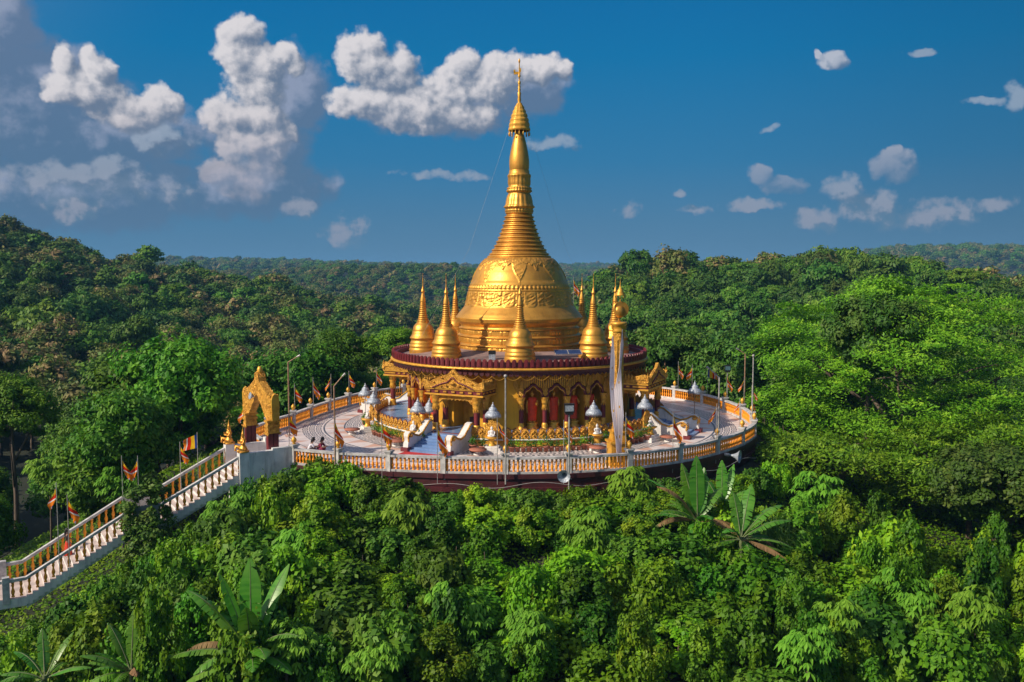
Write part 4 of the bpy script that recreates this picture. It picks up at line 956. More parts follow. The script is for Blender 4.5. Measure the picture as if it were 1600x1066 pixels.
def leafball(name, seed, R, n, leaf, m, zc=0., flat=1., up=.5):
    r = np.random.RandomState(seed); d = r.normal(size=(n, 3)); d /= np.linalg.norm(d, axis=1)[:, None]
    c = d * R * (r.rand(n, 1) ** .4) * [1, 1, flat]; c[:, 2] += zc
    return leaf_quads(name, c, d + [0, 0, up], leaf, r, m)
def leaf_arrays(c, nrm, size, r, asp=.5, fold=True):
    n = len(c); nrm = nrm + r.normal(size=(n, 3)) * .45; nrm /= np.linalg.norm(nrm, axis=1)[:, None] + 1e-9
    t = r.normal(size=(n, 3)); t -= nrm * (t * nrm).sum(1)[:, None]; t /= np.linalg.norm(t, axis=1)[:, None] + 1e-9; b = np.cross(nrm, t)
    s_ = (size * (.7 + .6 * r.rand(n)))[:, None] if np.ndim(size) == 0 else size[:, None]
    V = np.stack([c - t * s_, c + b * s_ * asp - nrm * s_ * .18, c + t * s_ * 1.0 - nrm * s_ * .3, c - b * s_ * asp - nrm * s_ * .18], 1).reshape(-1, 3)
    return V, np.arange(n * 4).reshape(-1, 4)
def leaf_quads(name, c, nrm, size, r, m, asp=.5):
    V, Q = leaf_arrays(np.asarray(c), np.asarray(nrm), size, r, asp); return fast_mesh(name, V, Q, m)
potm = MB().lathe([(0, 0), (.14, 0), (.19, .28), (.22, .29), (.22, .35), (.19, .35), (.17, .30), (0, .30)], 12).mesh('pot', M['terracotta'])
pf = [leafball('foliage', 50 + k, .24 + .04 * k, 90, .07, [L['mid'], L['dark'], L['vine'], L['grass']][k], .55 + .05 * k, 1.1) for k in range(4)]
def pot(a, r, k, lb, sc=1.0, z=0):
    e_ = empty('potted_plant', tuple(pol(a, r, z)), R_(a * 7), lb, 'potted plant', 'terracotta potted plants lined up round the plinth'); e_.scale = (sc,) * 3
    kid('pot', potm, e_, (0, 0, 0)); kid('foliage', pf[k % 4], e_, (0, 0, 0))
i = 0
for a0, a1, nn, lb in ((-4.5, 20.5, 15, 'terracotta potted plant in the front row between the two middle shrines'), (29.5, 44, 8, 'terracotta potted plant in the row between the tall column and the right shrine'),
                       (-62, -42, 11, 'terracotta potted plant in the row left of the front shrine'), (-86, -72, 7, 'terracotta potted plant in the far left row along the plinth')):
    for k in range(nn): pot(a0 + (a1 - a0) * k / (nn - 1), 12.85 + .05 * (k % 2), k + i, lb, .9 + .25 * ((k * 37) % 10) / 10)
    i += 1
pot(-14.5, 13.3, 0, 'large terracotta pot with bushy plant beside the right stair scroll wall', 1.5); pot(-11.6, 13.2, 1, 'terracotta pot with bushy plant behind the large one, beside the right stair scroll wall', 1.25)
pot(-33.8, 13.0, 2, 'terracotta pot with green plant between the left shrine and the stair scroll wall', 1.35); pot(46.2, 13.1, 3, 'large terracotta pot with pale plant left of the right shrine', 1.4); pot(21.8, 13.2, 1, 'large terracotta pot close on the left of the arcade shrine', 1.3); pot(27.6, 13.2, 2, 'large terracotta pot close on the right of the arcade shrine', 1.35)
# low round tables / stone blocks
for a, r, lb in ((-40.5, 13.9, 'low round stone table left of the front steps'), (-12, 14.2, 'low round stone table in front of the middle shrine'), (22.5, 14.1, 'low round stone table in front of the arcade shrine'), (51, 14.2, 'low round stone table by the right scroll walls'), (-66, 14.3, 'low round stone table on the left of the terrace')):
    b = MB(); b.lathe([(0, .30), (.55, .30), (.62, .34), (.62, .40), (0, .40)], 16); e_ = empty('stone_table', tuple(pol(a, r, 0)), 0, lb, 'table', 'low stone tables round the plinth'); b.build('tabletop', M['terracotta'], e_)
    MB().lathe([(.30, 0), (.30, .05), (.16, .12), (.16, .24), (.34, .30)], 12).build('base', M['white'], e_)
for px, py, rz, lb in ((597, 712, .1, 'small bright blue mat on the tiles behind the front left balustrade'), (1070, 698, .5, 'small bright blue mat on the tiles by the right balustrade')):
    p = site(px, py, .02); b = MB(); b.box((0, 0, 0), (1.15, .6, .02)); o = b.build('mat', M['bluerug'], None, tuple(p), rz); tag(o, lb, 'mat')

# ------------------------------------------------------------------ tall column with the sacred bird and cloth banners
pc0 = site(965, 741, 0); cy = -17.15; cx = zat(966, 600, cy).x
TC = empty('prayer_column', (cx, cy, 0), R_(10), 'tall gold carved column with a bird and small umbrella on top behind the front balustrade', 'column')
b = MB(); b.box((0, 0, .75), (1.15, 1.15, 1.5)); b.box((0, 0, 1.56), (1.35, 1.35, .14)); b.box((0, 0, .1), (1.3, 1.3, .2)); b.box((0, 0, 1.9), (.95, .95, .5), 0, .85); b.box((0, 0, 2.22), (1.0, 1.0, .12)); b.build('pedestal', M['gold_paint'], TC)
H1 = ZP(0) and zat(965, 520, cy).z
b = MB(); b.lathe([(.42, 2.2), (.40, 2.5), (.33, 2.6), (.31, H1 - .3), (.36, H1 - .1), (.33, H1)], 24, mod=lambda t, r, z: .03 * (math.sin(6 * t + z * 5) > .2)); b.build('shaft', M['gold_carved'], TC)
b = MB(); b.lathe([(.33, H1), (.46, H1 + .08), (.40, H1 + .2), (.44, H1 + .45), (.52, H1 + .5), (.56, H1 + .62), (.50, H1 + .7), (0, H1 + .7)], 20); b.box((0, 0, H1 + .35), (.95, .28, .2)); b.build('capital', M['gold_paint'], TC)
z0 = H1 + .7
b = MB(); b.M = Matrix.Translation((0, 0, z0))
b.lathe([(0, .25), (.20, .3), (.30, .5), (.33, .72), (.26, .95), (.1, 1.05), (0, 1.07)], 14, (.05, 0, 0), sx=1.05, sy=.62)           # body
b.tube([(-.12, 0, .55), (-.30, 0, .80), (-.30, 0, 1.08), (-.14, 0, 1.22), (-.02, 0, 1.20)], [.16, .12, .09, .08, .06], 8); b.tube([(-.06, 0, 1.22), (-.42, 0, 1.08)], [.07, .01], 6)
tl = []
for k in range(20): t = k / 19; an = -1.0 + 3.2 * t; tl.append((.12 + .52 * math.cos(an), 0, .80 + .52 * math.sin(an)))
b.prism([(.05, .25)] + [(x, z) for x, _, z in tl], (0, .07, 0), (1, 0, 0), (0, 0, 1), (0, -1, 0), .14)                             # raised disc-like tail
for k in range(4): b.tube([(.02, 0, .35), (-.05 + .05 * k, .0, 0)], .03, 5)
b.build('bird', M['gold'], TC)
b = MB(); zt = zat(968, 462, cy).z; b.tube([(.08, 0, z0 + .9), (.08, 0, zt + .7)], .03, 6); b.lathe([(.34, 0), (.36, .04), (.28, .10), (.30, .16), (.20, .26), (.21, .32), (.12, .42), (.05, .52), (.06, .60), (.02, .72), (.04, .80), (.015, .9), (0, 1.15)], 14, (.08, 0, zt))
for k in range(10): t = 2 * PI * k / 10; b.lathe([(0, -.16), (.035, -.08), (0, 0)], 5, (.08 + .35 * math.cos(t), .35 * math.sin(t), zt))
b.build('umbrella', M['gold_paint'], TC)
# banners: long twisted cloths hung from the capital
def cloth(pts, ws, ang, m, parent, name, gl=None, nseg=60, th=0.012, folds=3):
    """ribbon hanging along a polyline with width & twist, pleated"""
    vs = []; K = 13; P_ = np.array(pts, float); tt = np.linspace(0, 1, len(P_))
    mi = []
    for i in range(nseg + 1):
        f = i / nseg; c = [np.interp(f, tt, P_[:, k]) for k in range(3)]; w = np.interp(f, tt, ws); a = np.interp(f, tt, ang)
        for k in range(K):
            q = (k / (K - 1) - .5); pl_ = .016 * math.sin(q * 2 * PI * folds + f * 5) ; x = c[0] + q * w * math.cos(a) - pl_ * math.sin(a) * 1; y = c[1] + q * w * math.sin(a) + pl_ * math.cos(a) * 1
            vs.append((x, y, c[2]))
    fs = [(i * K + k, i * K + k + 1, (i + 1) * K + k + 1, (i + 1) * K + k) for i in range(nseg) for k in range(K - 1)]
    b = MB(); b.add(vs, fs, True)
    for j in range(len(b.f)):
        i, k = divmod(j, K - 1)
        if gl and (i % 10 == 6 and k in (5, 6)): b.mi[j] = 1
    return b.build(name, [m, M['orange'] if False else FL[1]] if False else [m, M['gold_paint']], parent)
yb = cy - .5
q1 = [zat(957.5, 525, yb), zat(957, 560, yb), zat(956, 600, yb), zat(958.5, 640, yb - .2), zat(964, 690, yb - .5), zat(967, 735, yb - .6)]
o = cloth([tuple(p) for p in q1], [.08, .32, .36, .32, .24, .10], [.2, .3, .5, .2, .7, .4], M['banner'], None, 'banner', True); tag(o, 'long lilac white cloth banner hanging on the left of the tall column', 'banner', 'cloth banners tied to the tall column')
q2 = [zat(972.5, 515, yb), zat(972, 538, yb), zat(969, 575, yb), zat(966, 610, yb - .1), zat(969, 650, yb - .3), zat(968, 700, yb - .4), zat(971, 736, yb - .5)]
o = cloth([tuple(p) for p in q2], [.02, .28, .18, .48, .46, .28, .08], [1.1, .6, .5, -.2, .1, .4, .5], M['banner'], None, 'banner', True, folds=4); tag(o, 'long white gold-spotted cloth banner hanging across the front of the tall column', 'banner', 'cloth banners tied to the tall column')

# ------------------------------------------------------------------ kneeling gold figures on the stair newels
def deva(p, rz, lb):
    e_ = empty('kneeling_statue', tuple(p), rz, lb, 'statue', 'gold kneeling figures on the stair newels')
    b = MB(Matrix.Scale(1.25, 4)); b.lathe([(0, 0), (.30, 0), (.32, .06), (.24, .10)], 14)
    b.lathe([(.24, .08), (.27, .16), (.22, .26), (.14, .36), (.13, .44), (.19, .56), (.20, .62), (.13, .68), (.055, .71), (.055, .75), (.09, .79), (.10, .86), (.085, .92), (.10, .95), (.06, .98), (.065, 1.03), (.035, 1.06), (.04, 1.12), (.018, 1.2), (0, 1.34)], 16, sy=.8)
    b.tube([(-.05, -.05, .18), (-.12, -.34, .30), (-.12, -.36, .08)], [.12, .09, .06], 8); b.tube([(.08, .02, .16), (.16, -.28, .13), (.2, .05, .08)], [.12, .09, .06], 8)
    b.tube([(-.19, 0, .60), (-.25, -.08, .44), (-.06, -.22, .50)], [.06, .05, .04], 7); b.tube([(.19, 0, .60), (.25, -.08, .44), (.06, -.22, .50)], [.06, .05, .04], 7); b.tube([(0, -.20, .48), (0, -.26, .64)], [.05, .015], 6)
    for sx in (-1, 1): b.tube([(sx * .19, 0, .64), (sx * .30, .02, .74), (sx * .28, .02, .84)], [.05, .035, .008], 6); b.tube([(sx * .22, .05, .14), (sx * .38, .04, .22), (sx * .40, .0, .36)], [.06, .04, .01], 6)
    b.tube([(-.12, -.36, .3), (-.12, -.42, .46)], [.05, .01], 6)
    b.build('figure', M['gold'], e_)
rzd = math.atan2(GA.y, GA.x) + PI / 2
deva(pA + Vector((0, 0, 1.15)), rzd, 'gold kneeling figure on the near stair newel, in front of the gate'); deva(pB + Vector((0, 0, 1.15)), rzd, 'gold kneeling figure on the far newel at the head of the stairs, against the trees')

# ------------------------------------------------------------------ flags
def flag_mesh(seed, fly=1.15, hoist=.78, droop=1.1, out=.42):
    """striped flag drooping off its pole: hoist edge on the pole (z from 0 down), folds along the fly"""
    r = random.Random(seed); b = MB(); NU, NV = 24, 10; vs = []; ph = r.random() * 6
    for i in range(NU + 1):
        u = i / NU
        for j in range(NV + 1):
            v = j / NV; k1 = min(1, u * 1.15); lift = 1 - droop          # droop 1: hangs straight, 0: flies out
            ux = out * math.sin(k1 * PI / 2) + lift * u * .9; uz = -fly * u * droop * .82
            if droop < .6:
                vx = .1 * v * u; vz = -hoist * v * (1 - .2 * u); X_ = ux + vx; Z_ = uz + vz
            else:
                w_ = .10 + .34 * math.sin(min(1, u * 1.3) * PI / 2) - .16 * max(0, u - .7) / .3; X_ = out * .6 * u + w_ * (v - .15); Z_ = -fly * .98 * u * min(1, droop + .1) - (.42 - .12 * u) * v + .12 * v * math.sin(ph)
            vs.append((.03 + X_, .07 * math.sin(u * 7 + ph + v * 2.2) * u ** .5 + .06 * math.sin(v * 6 + ph) * u, Z_))
    fs = []
    for i in range(NU):
        for j in range(NV):
            fs.append((i * (NV + 1) + j, (i + 1) * (NV + 1) + j, (i + 1) * (NV + 1) + j + 1, i * (NV + 1) + j + 1))
    b.add(vs, fs, True); k = 0
    for i in range(NU):
        for j in range(NV):
            s_ = sum(i / NU >= t_ for t_ in (.12, .36, .56, .66, .88)); b.mi[k] = s_ if s_ < 5 else min(4, j * 5 // NV); k += 1
    return b.mesh('cloth', FL)
FM = [flag_mesh(1, droop=.92, out=.32), flag_mesh(2, droop=.75, out=.4), flag_mesh(3, droop=.95, out=.25), flag_mesh(4, droop=.42, out=.3), flag_mesh(5, fly=1.15, droop=.97, out=.18)]
def rim_hit(px, near):
    u, f, w = raydir(px, 650); d = Vector((u, f)); o_ = Vector((CAM[0], CAM[1])); best = []
    pts = [Vector(p) for p in POSTS] + [Vector((-19.6, -6.0)), Vector((-20, -9.5))]
    for i in range(len(pts)):
        a, b_ = pts[i], pts[(i + 1) % len(pts)]; e = b_ - a; den = d.x * e.y - d.y * e.x
        if abs(den) < 1e-9: continue
        ao = a - o_; t = (ao.x * e.y - ao.y * e.x) / den; s_ = (ao.x * d.y - ao.y * d.x) / den
        if t > 0 and 0 <= s_ <= 1: best.append(t)
    best.sort(); t = best[0] if near else best[-1]; return o_ + d * t
def flag(px, ytop, ybot, Y, k, rz, lb, sc=1.0, zbase=-.6, ptop=.15, lean=0):
    p1 = zat(px, ytop, Y); e_ = empty('flag', (p1.x, p1.y, zbase), rz, lb, 'flag', 'striped prayer flags on thin poles')
    H = p1.z - zbase; MB().tube([(0, 0, 0), (lean, 0, H + ptop)], .022, 5).build('pole', M['steel'], e_); s_ = (p1.z - zat(px, ybot, Y).z) / 1.2
    kid('cloth', FM[k], e_, (lean * .9, 0, H), 0, (s_ * sc, s_ * sc, s_))
FLAGS = [  # px, top row, bottom row, depth Y (or near/far rim), shape, turn, label
    (381, 632, 660, -10.5, 0, 2.6, 'striped flag hanging just left of the golden gate'), (426, 612, 626, -7.5, 2, 0, 'striped flag whose top shows over the right shoulder of the golden gate'),
    (460, 602, 628, 'F', 0, .2, 'striped flag behind the first far post right of the gate, by the tall lamp'), (489, 592, 619, 'F', 4, .3, 'striped flag on the far left balustrade, second right of the tall lamp'),
    (517, 587, 610, 'F', 1, 2.8, 'striped flag on the far left balustrade pointing left, before the bent lamp arm'), (545, 582, 605, 'F', 2, .1, 'striped flag on the far left balustrade just right of the bent lamp arm'),
    (588, 576, 598, 'F', 4, .2, 'striped flag on the far left balustrade nearest the back left porch'),
    (451, 648, 680, -16.2, 2, .3, 'striped flag at the near balustrade post just right of the gate'), (522.5, 655, 692, -18.9, 4, .5, 'narrow striped flag hanging on the bent lamp post at the near left'),
    (596, 657, 695, -19.6, 0, .3, 'striped flag in front of the left potted plants at the near balustrade'), (683, 664, 706, -20.0, 4, .4, 'striped flag in front of the left stair scroll wall'),
    (777, 655, 693, -20.2, 1, .2, 'striped flag in front of the middle shrine, left of the thin white pole'), (881, 660, 692, -20.1, 1, .3, 'striped flag left of the floodlight post in front of the arcade'),
    (978, 648, 684, -18.6, 0, .3, 'striped flag right of the tall column near the lower gold railing'), (1052, 647, 685, -16.9, 4, .2, 'narrow striped flag in front of the right scroll walls'),
    (1120, 634, 662, -14.0, 1, 2.7, 'striped flag at the right near balustrade turned to the left, by the lamp post'), (1156, 625, 646, -5.5, 1, 2.5, 'striped flag over the right end of the terrace, pointing left'),
    (1060, 567, 588, 'F', 4, .1, 'striped flag beyond the far right balustrade, leftmost beside the right porch'), (1082, 572, 593, 'F', 0, 2.9, 'striped flag beyond the far right balustrade, second from the right porch'),
    (1106, 577, 597, 10.5, 3, 0, 'striped flag streaming below the bent lamp arm at the far right'), (1136, 585, 608, 7.5, 4, .1, 'striped flag hanging under the small floodlight at the far right'),
    (1163, 592, 612, 1.5, 1, 2.9, 'striped flag left of the tall right lamp post'), (1175, 605, 626, -2.5, 1, .1, 'striped flag on the thin pole at the right end, upper of two'), (1174.5, 624, 641, -2.4, 2, .1, 'striped flag on the thin pole at the right end, lower of two'),
    (1016, 557, 575, 24, 1, .2, 'striped flag showing over the roof corner of the right porch'), (1001, 563, 572, 25, 3, 0, 'small scrap of striped flag beside the right rim of the roof'),
    (896, 434, 458, 30, 4, 0, 'faded striped flag on a far pole just right of the great bell'),
    (88, 759, 794, -27.0, 0, 2.9, 'striped flag on the lower stair flight, left of the pair by the woman'), (105, 777, 816, -26.2, 2, .1, 'striped flag on the lower stair flight, right of the pair by the woman'),
    (190, 716, 748, -22.6, 0, .2, 'striped flag over the stair landing, left one behind the bush'), (215, 716, 750, -22.4, 2, 2.9, 'striped flag over the stair landing, right one behind the bush'),
    (281, 694, 724, -17.8, 2, .1, 'narrow striped flag on the upper stair flight, left of the wide one'), (308, 679, 712, -17.0, 3, 2.9, 'wide striped flag blowing left over the upper stair flight')]
for (px, y0, y1, Y, k, rz, lb) in FLAGS:
    if Y == 'F': q = rim_hit(px, False); Y = q.y + .3
    zb_ = -.6 if px > 375 else -4.0
    if px in (1016, 1001): zb_ = -3
    if px == 896: zb_ = 0
    flag(px, y0, y1, Y, k, rz, lb, zbase=zb_)

# ------------------------------------------------------------------ lamp posts, floodlights, loudspeakers, poles
def lamp(px, ytop, Y, zbase, arm, m, lb, r=.055, head=False):
    p = zat(px, ytop, Y); e_ = empty('street_lamp', (p.x, p.y, zbase), 0, lb, 'lamp post'); H = p.z - zbase
    b = MB(); b.tube([(0, 0, 0), (0, 0, H)], r, 8); b.lathe([(.12, 0), (.12, .06), (.06, .1)], 8); b.build('post', m, e_)
    b = MB(); b.tube([(0, 0, H - .02), (arm[0], arm[1], H + arm[2])], r * .75, 6); b.build('arm', m, e_)
    b = MB(); b.tube([(arm[0] * .9, arm[1] * .9, H + arm[2] * .9), (arm[0] * 1.25, arm[1] * 1.25, H + arm[2] * 1.2)], [.05, .075], 8); b.build('lamp_head', M['steel'], e_)
lamp(450, 566, -6.5, 0, (.75, 0, .45), M['rust'], 'tall rusty lamp post with an upturned arm right of the golden gate')
lamp(522, 603, -18.75, -.9, (.58, 0, .66), M['rust'], 'lamp post with a steep upturned arm at the near left balustrade')
lamp(1124, 590, -13.7, -.9, (-.70, 0, .62), M['steel'], 'lamp post with an arm rising to the left at the right near balustrade')
lamp(1164.5, 553, 2.0, 0, (-.62, 0, .40), M['rust'], 'tall rusty lamp post at the far right, its arm to the left')
lamp(1039, 563, 23, -1, (0, 0, .01), M['rust'], 'bare rusty pole rising behind the gable of the right porch')
for px, y0, y1, Y, lb in ((790, 588, 757, -20.35, 'thin white pole with a round cap in front of the near balustrade at centre'), (1174.5, 556, 690, -6.5, 'thin grey pole at the right end of the terrace')):
    p = zat(px, y0, Y); q = zat(px, y1, Y); e_ = empty('pole', tuple(q), 0, lb, 'pole'); H = p.z - q.z
    MB().tube([(0, 0, 0), (0, 0, H)], .05, 8).build('shaft', M['steel'], e_); MB().ball((0, 0, H), .12, 8).build('cap', M['steel'], e_)
def flood(px, ytop, Y, zbase, lb, rz=0, w=.62):
    p = zat(px, ytop, Y); e_ = empty('floodlight', (p.x, p.y, zbase), rz, lb, 'floodlight'); H = p.z - zbase
    MB().tube([(0, 0, 0), (0, 0, H - .5)], .05, 8).build('post', M['steel'], e_)
    b = MB(); b.box((0, 0, H - .1), (w, .2, .5)); b.box((0, .05, H + .17), (w * 1.02, .26, .06)); b.box((0, 0, H - .42), (w * .8, .24, .10)); b.build('housing', M['black'] if w > .6 else M['black'], e_)
    b = MB(); b.box((0, -.11, H - .08), (w * .84, .03, .36)); b.build('lens', M['silver'] if w > .6 else M['glassy'], e_)
flood(889.5, 636, -20.3, -.9, 'grey floodlight box on a post in front of the arcade at the near balustrade', .1)
flood(1137, 574, 7.9, -.4, 'small dark floodlight on a post beyond the far right balustrade', 0, .55)
def horn(p, d, lb, s_=1.0):
    e_ = empty('loudspeaker', tuple(p), 0, lb, 'loudspeaker'); b = MB(); d = Vector(d).normalized(); o_ = Vector((0, 0, 0))
    ks = [0, .1, .25, .42, .56, .66]; rs = [.06, .06, .09, .17, .29, .40]
    b.tube([o_ + d * k * s_ for k in ks], [r * s_ for r in rs], 20, cap=False); b.tube([o_ + d * k * s_ for k in ks[::-1]], [r * s_ * .96 for r in rs[::-1]], 20, cap=False)
    b.build('horn', M['silver'], e_); b = MB(); b.tube([o_ - d * .28 * s_, o_ + d * .02], .11 * s_, 12); b.tube([o_ - d * .1, o_ - d * .1 + Vector((0, 0, -.1)), Vector((0, .9, -.25))], .02, 5); b.build('driver', M['steel'], e_)
horn(zat(882, 739, -20.6), (-.12, -1, -.12), 'grey horn loudspeaker facing out under the front balustrade', 1.0); horn(zat(1139, 711, -13.4), (.9, -.5, -.05), 'grey horn loudspeaker pointing right below the right balustrade', 1.15)
# cable looping along the retaining wall
b = MB(); pts = []
for k in range(60):
    a = -24 + k * 1.35; pts.append(pol(a, 19.9 + .55, -.62 - .14 * math.sin(k * .55) - .1 * math.sin(k * .21)))
b.tube(pts, .018, 5); tag(b.build('cable', M['pvc']), 'pale cable sagging along the dark red retaining wall', 'cable')

# ------------------------------------------------------------------ people (skin-modifier bodies)
def skin_body(name, J, E, m, parent, root=0):
    me = bpy.data.meshes.new(name); me.from_pydata([j[:3] for j in J], E, []); o = bpy.data.objects.new(name, me); link(o, parent)
    md = o.modifiers.new('skin', 'SKIN'); 
    for i, j in enumerate(J): v = me.skin_vertices[0].data[i]; v.radius = (j[3], j[4] if len(j) > 4 else j[3]); v.use_root = (i == root)
    md.use_smooth_shade = True; s_ = o.modifiers.new('sub', 'SUBSURF'); s_.levels = 1; s_.render_levels = 2; me.materials.append(m); return o
def person(loc, rz, lb, pose, top, bottom):
    e_ = empty('person', loc, rz, lb, 'person')
    if pose == 'squat': e_.scale = (1.12,) * 3; e_.location.z = .0
    if pose == 'squat':      # knees drawn up, leaning forward (-y)
        J = [(0, .12, .22, .13, .12), (0, .02, .42, .13, .10), (0, -.10, .62, .15, .10), (0, -.14, .70, .05), (0, -.18, .78, .06),
             (-.17, -.10, .60, .05), (-.22, -.22, .42, .04), (-.16, -.38, .42, .03), (-.13, -.45, .44, .028), (.17, -.10, .60, .05), (.22, -.22, .42, .04), (.16, -.38, .42, .03), (.13, -.45, .44, .028),
             (-.12, .08, .18, .09), (-.16, -.28, .40, .07), (-.14, -.18, .06, .05), (-.14, -.34, .03, .035), (.12, .08, .18, .09), (.16, -.28, .40, .07), (.14, -.18, .06, .05), (.14, -.34, .03, .035)]
        hd = (0, -.22, .86)
    else:                    # walking up, one arm on the rail
        J = [(0, 0, .92, .13, .10), (0, .01, 1.12, .12, .09), (0, 0, 1.36, .15, .09), (0, 0, 1.46, .05), (0, -.01, 1.52, .055),
             (-.18, 0, 1.36, .05), (-.24, -.02, 1.10, .04), (-.25, -.14, .90, .03), (-.25, -.18, .82, .028), (.18, 0, 1.36, .05), (.25, -.06, 1.12, .04), (.20, -.26, 1.04, .03), (.16, -.34, 1.06, .028),
             (-.09, 0, .86, .09), (-.10, -.12, .50, .065), (-.10, -.04, .10, .045), (-.10, -.18, .05, .035), (.09, 0, .86, .09), (.10, .06, .48, .065), (.10, .22, .12, .045), (.10, .10, .04, .035)]
        hd = (0, -.02, 1.62)
    E = [(0, 1), (1, 2), (2, 3), (3, 4), (2, 5), (5, 6), (6, 7), (7, 8), (2, 9), (9, 10), (10, 11), (11, 12), (0, 13), (13, 14), (14, 15), (15, 16), (0, 17), (17, 18), (18, 19), (19, 20)]
    ns = len(J)
    for s_, hb_ in ((-1, 8), (1, 12)):
        x, y, z = J[hb_][:3]
        for k in range(5):
            J.append((x + (k - 2) * .018, y - .03, z + .005, .009)); E.append((hb_, len(J) - 1)); J.append((x + (k - 2) * .022, y - .075 + .012 * abs(k - 2), z - .012, .008)); E.append((len(J) - 2, len(J) - 1))
    J.append((hd[0], hd[1], hd[2] - .03, .085, .095)); E.append((4, len(J) - 1)); J.append((hd[0], hd[1] + .01, hd[2] + .09, .07, .075)); E.append((len(J) - 2, len(J) - 1))
    skin_body('body', J, E, M['skin'], e_)
    # clothes: same skeleton, slightly larger
    JT = [(*j[:3], *(tuple(r + .022 for r in j[3:]))) for j in (J[0], J[1], J[2], J[5], J[6], J[9], J[10])]; skin_body('shirt', JT, [(0, 1), (1, 2), (2, 3), (3, 4), (2, 5), (5, 6)], top, e_)
    if pose == 'squat': JB = [(*J[i][:3], *(tuple(r + .03 for r in J[i][3:]))) for i in (0, 13, 14, 15, 17, 18, 19)]; skin_body('trousers', JB, [(0, 1), (1, 2), (2, 3), (0, 4), (4, 5), (5, 6)], bottom, e_)
    else: b = MB(); b.lathe([(.13, 1.0), (.17, .86), (.22, .55), (.27, .16), (.255, .14)], 20, mod=lambda t, r, z: .015 * math.sin(7 * t), sy=.85); b.build('skirt', bottom, e_)
    b = MB(); b.lathe([(0, -.10), (.075, -.08), (.105, 0), (.11, .07), (.085, .14), (0, .175)], 14, (hd[0], hd[1] + .028, hd[2] + .012)); b.tube([(hd[0], hd[1] + .09, hd[2] + .05), (hd[0], hd[1] + .14, hd[2] - .12), (hd[0], hd[1] + .16, hd[2] - .30)], [.06, .06, .02], 8); b.build('hair', M['hair'], e_)
    b = MB(); b.ball((hd[0], hd[1] - .098, hd[2] - .005), .016, 6); b.build('nose', M['skin'], e_)
    for sx in (-1, 1): MB().ball((hd[0] + sx * .035, hd[1] - .085, hd[2] + .02), .011, 6).build('eye', M['black'], e_)
p = site(485, 709, 0); person((p.x, p.y, .12), 1.9, 'person in a white shirt bending forward, crouching on the terrace behind the near left balustrade', 'squat', M['shirt'], M['dark_cloth'])
p = site(500, 708, 0); person((p.x, p.y, .16), 1.3, 'person with long black hair in a maroon dress crouching beside the one in white', 'squat', M['maroon_cloth'], M['maroon_cloth']); 
t_ = 10.0; q = pA + GA * t_ + GN * 2.2; zs_ = -2.55 - 3.2 * (t_ + .25 - 6.6) / 5.8
person((q.x, q.y, zs_), rzd + PI, 'person in a dark top and red skirt climbing the lower stair flight', 'walk', M['dark_cloth'], M['red_cloth'])
# ------------------------------------------------------------------ vegetation
def crown_arrays(seed, R, H, ncl, nlf, leaf, clr=.30, flat=.8, up=.55, low=-.25, lobes=4, asp=.55, drape=0.):
    """leaves in clumps over a lobed shell; base of the crown at z=0, top about H"""
    r = np.random.RandomState(seed); cs = []; k = 0
    lob = r.normal(size=(lobes, 3)); lob /= np.linalg.norm(lob, axis=1)[:, None]; lob[:, 2] = np.abs(lob[:, 2]) * .8
    while len(cs) < ncl:
        d = r.normal(size=3); d /= np.linalg.norm(d)
        if d[2] < low and r.rand() < .8: continue
        bump = max(0, (lob @ d).max() - .5) * 1.0
        rad = (.56 + bump) * (.55 + .45 * r.rand() ** .45); cs.append(d * rad)
    cs = np.array(cs); C = cs * [R, R, H * .5]; C[:, 2] += H * .42
    cr = R * clr * (.45 + .75 * r.rand(ncl)); n = ncl * nlf
    d = r.normal(size=(n, 3)); d /= np.linalg.norm(d, axis=1)[:, None]
    rr = (r.rand(n) ** .33)[:, None]; idx = np.repeat(np.arange(ncl), nlf)
    dn = d.copy(); d[:, 2] = np.where(d[:, 2] < 0, d[:, 2] * .55, d[:, 2])
    P = C[idx] + d * rr * cr[idx][:, None] * [1, 1, flat]
    if drape: P[:, 2] -= drape * r.rand(n) ** 2 * cr[idx]
    nn = dn * .9 + cs[idx] * .5 + [0, 0, up]
    return leaf_arrays(P, nn, leaf, r, asp)
def crown_mesh(name, m, *a, **k):
    V, Q = crown_arrays(*a, **k); return fast_mesh(name, V, Q, m)
def trunk_mesh(seed, H, r0, R, nb=5):
    r = random.Random(seed); b = MB(); b.tube([(0, 0, -1), (.1 * r.random(), .1, H * .4), (.3 * r.random(), -.2 * r.random(), H)], [r0 * 1.2, r0 * .8, r0 * .35], 7)
    for k in range(nb):
        a = r.random() * 6.28; z = H * (.45 + .4 * r.random()); b.tube([(0, 0, z), (math.cos(a) * R * .35, math.sin(a) * R * .35, z + R * .3), (math.cos(a) * R * .7, math.sin(a) * R * .7, z + R * .5)], [r0 * .4, r0 * .25, r0 * .08], 5)
    return b.mesh('trunk', M['bark'])
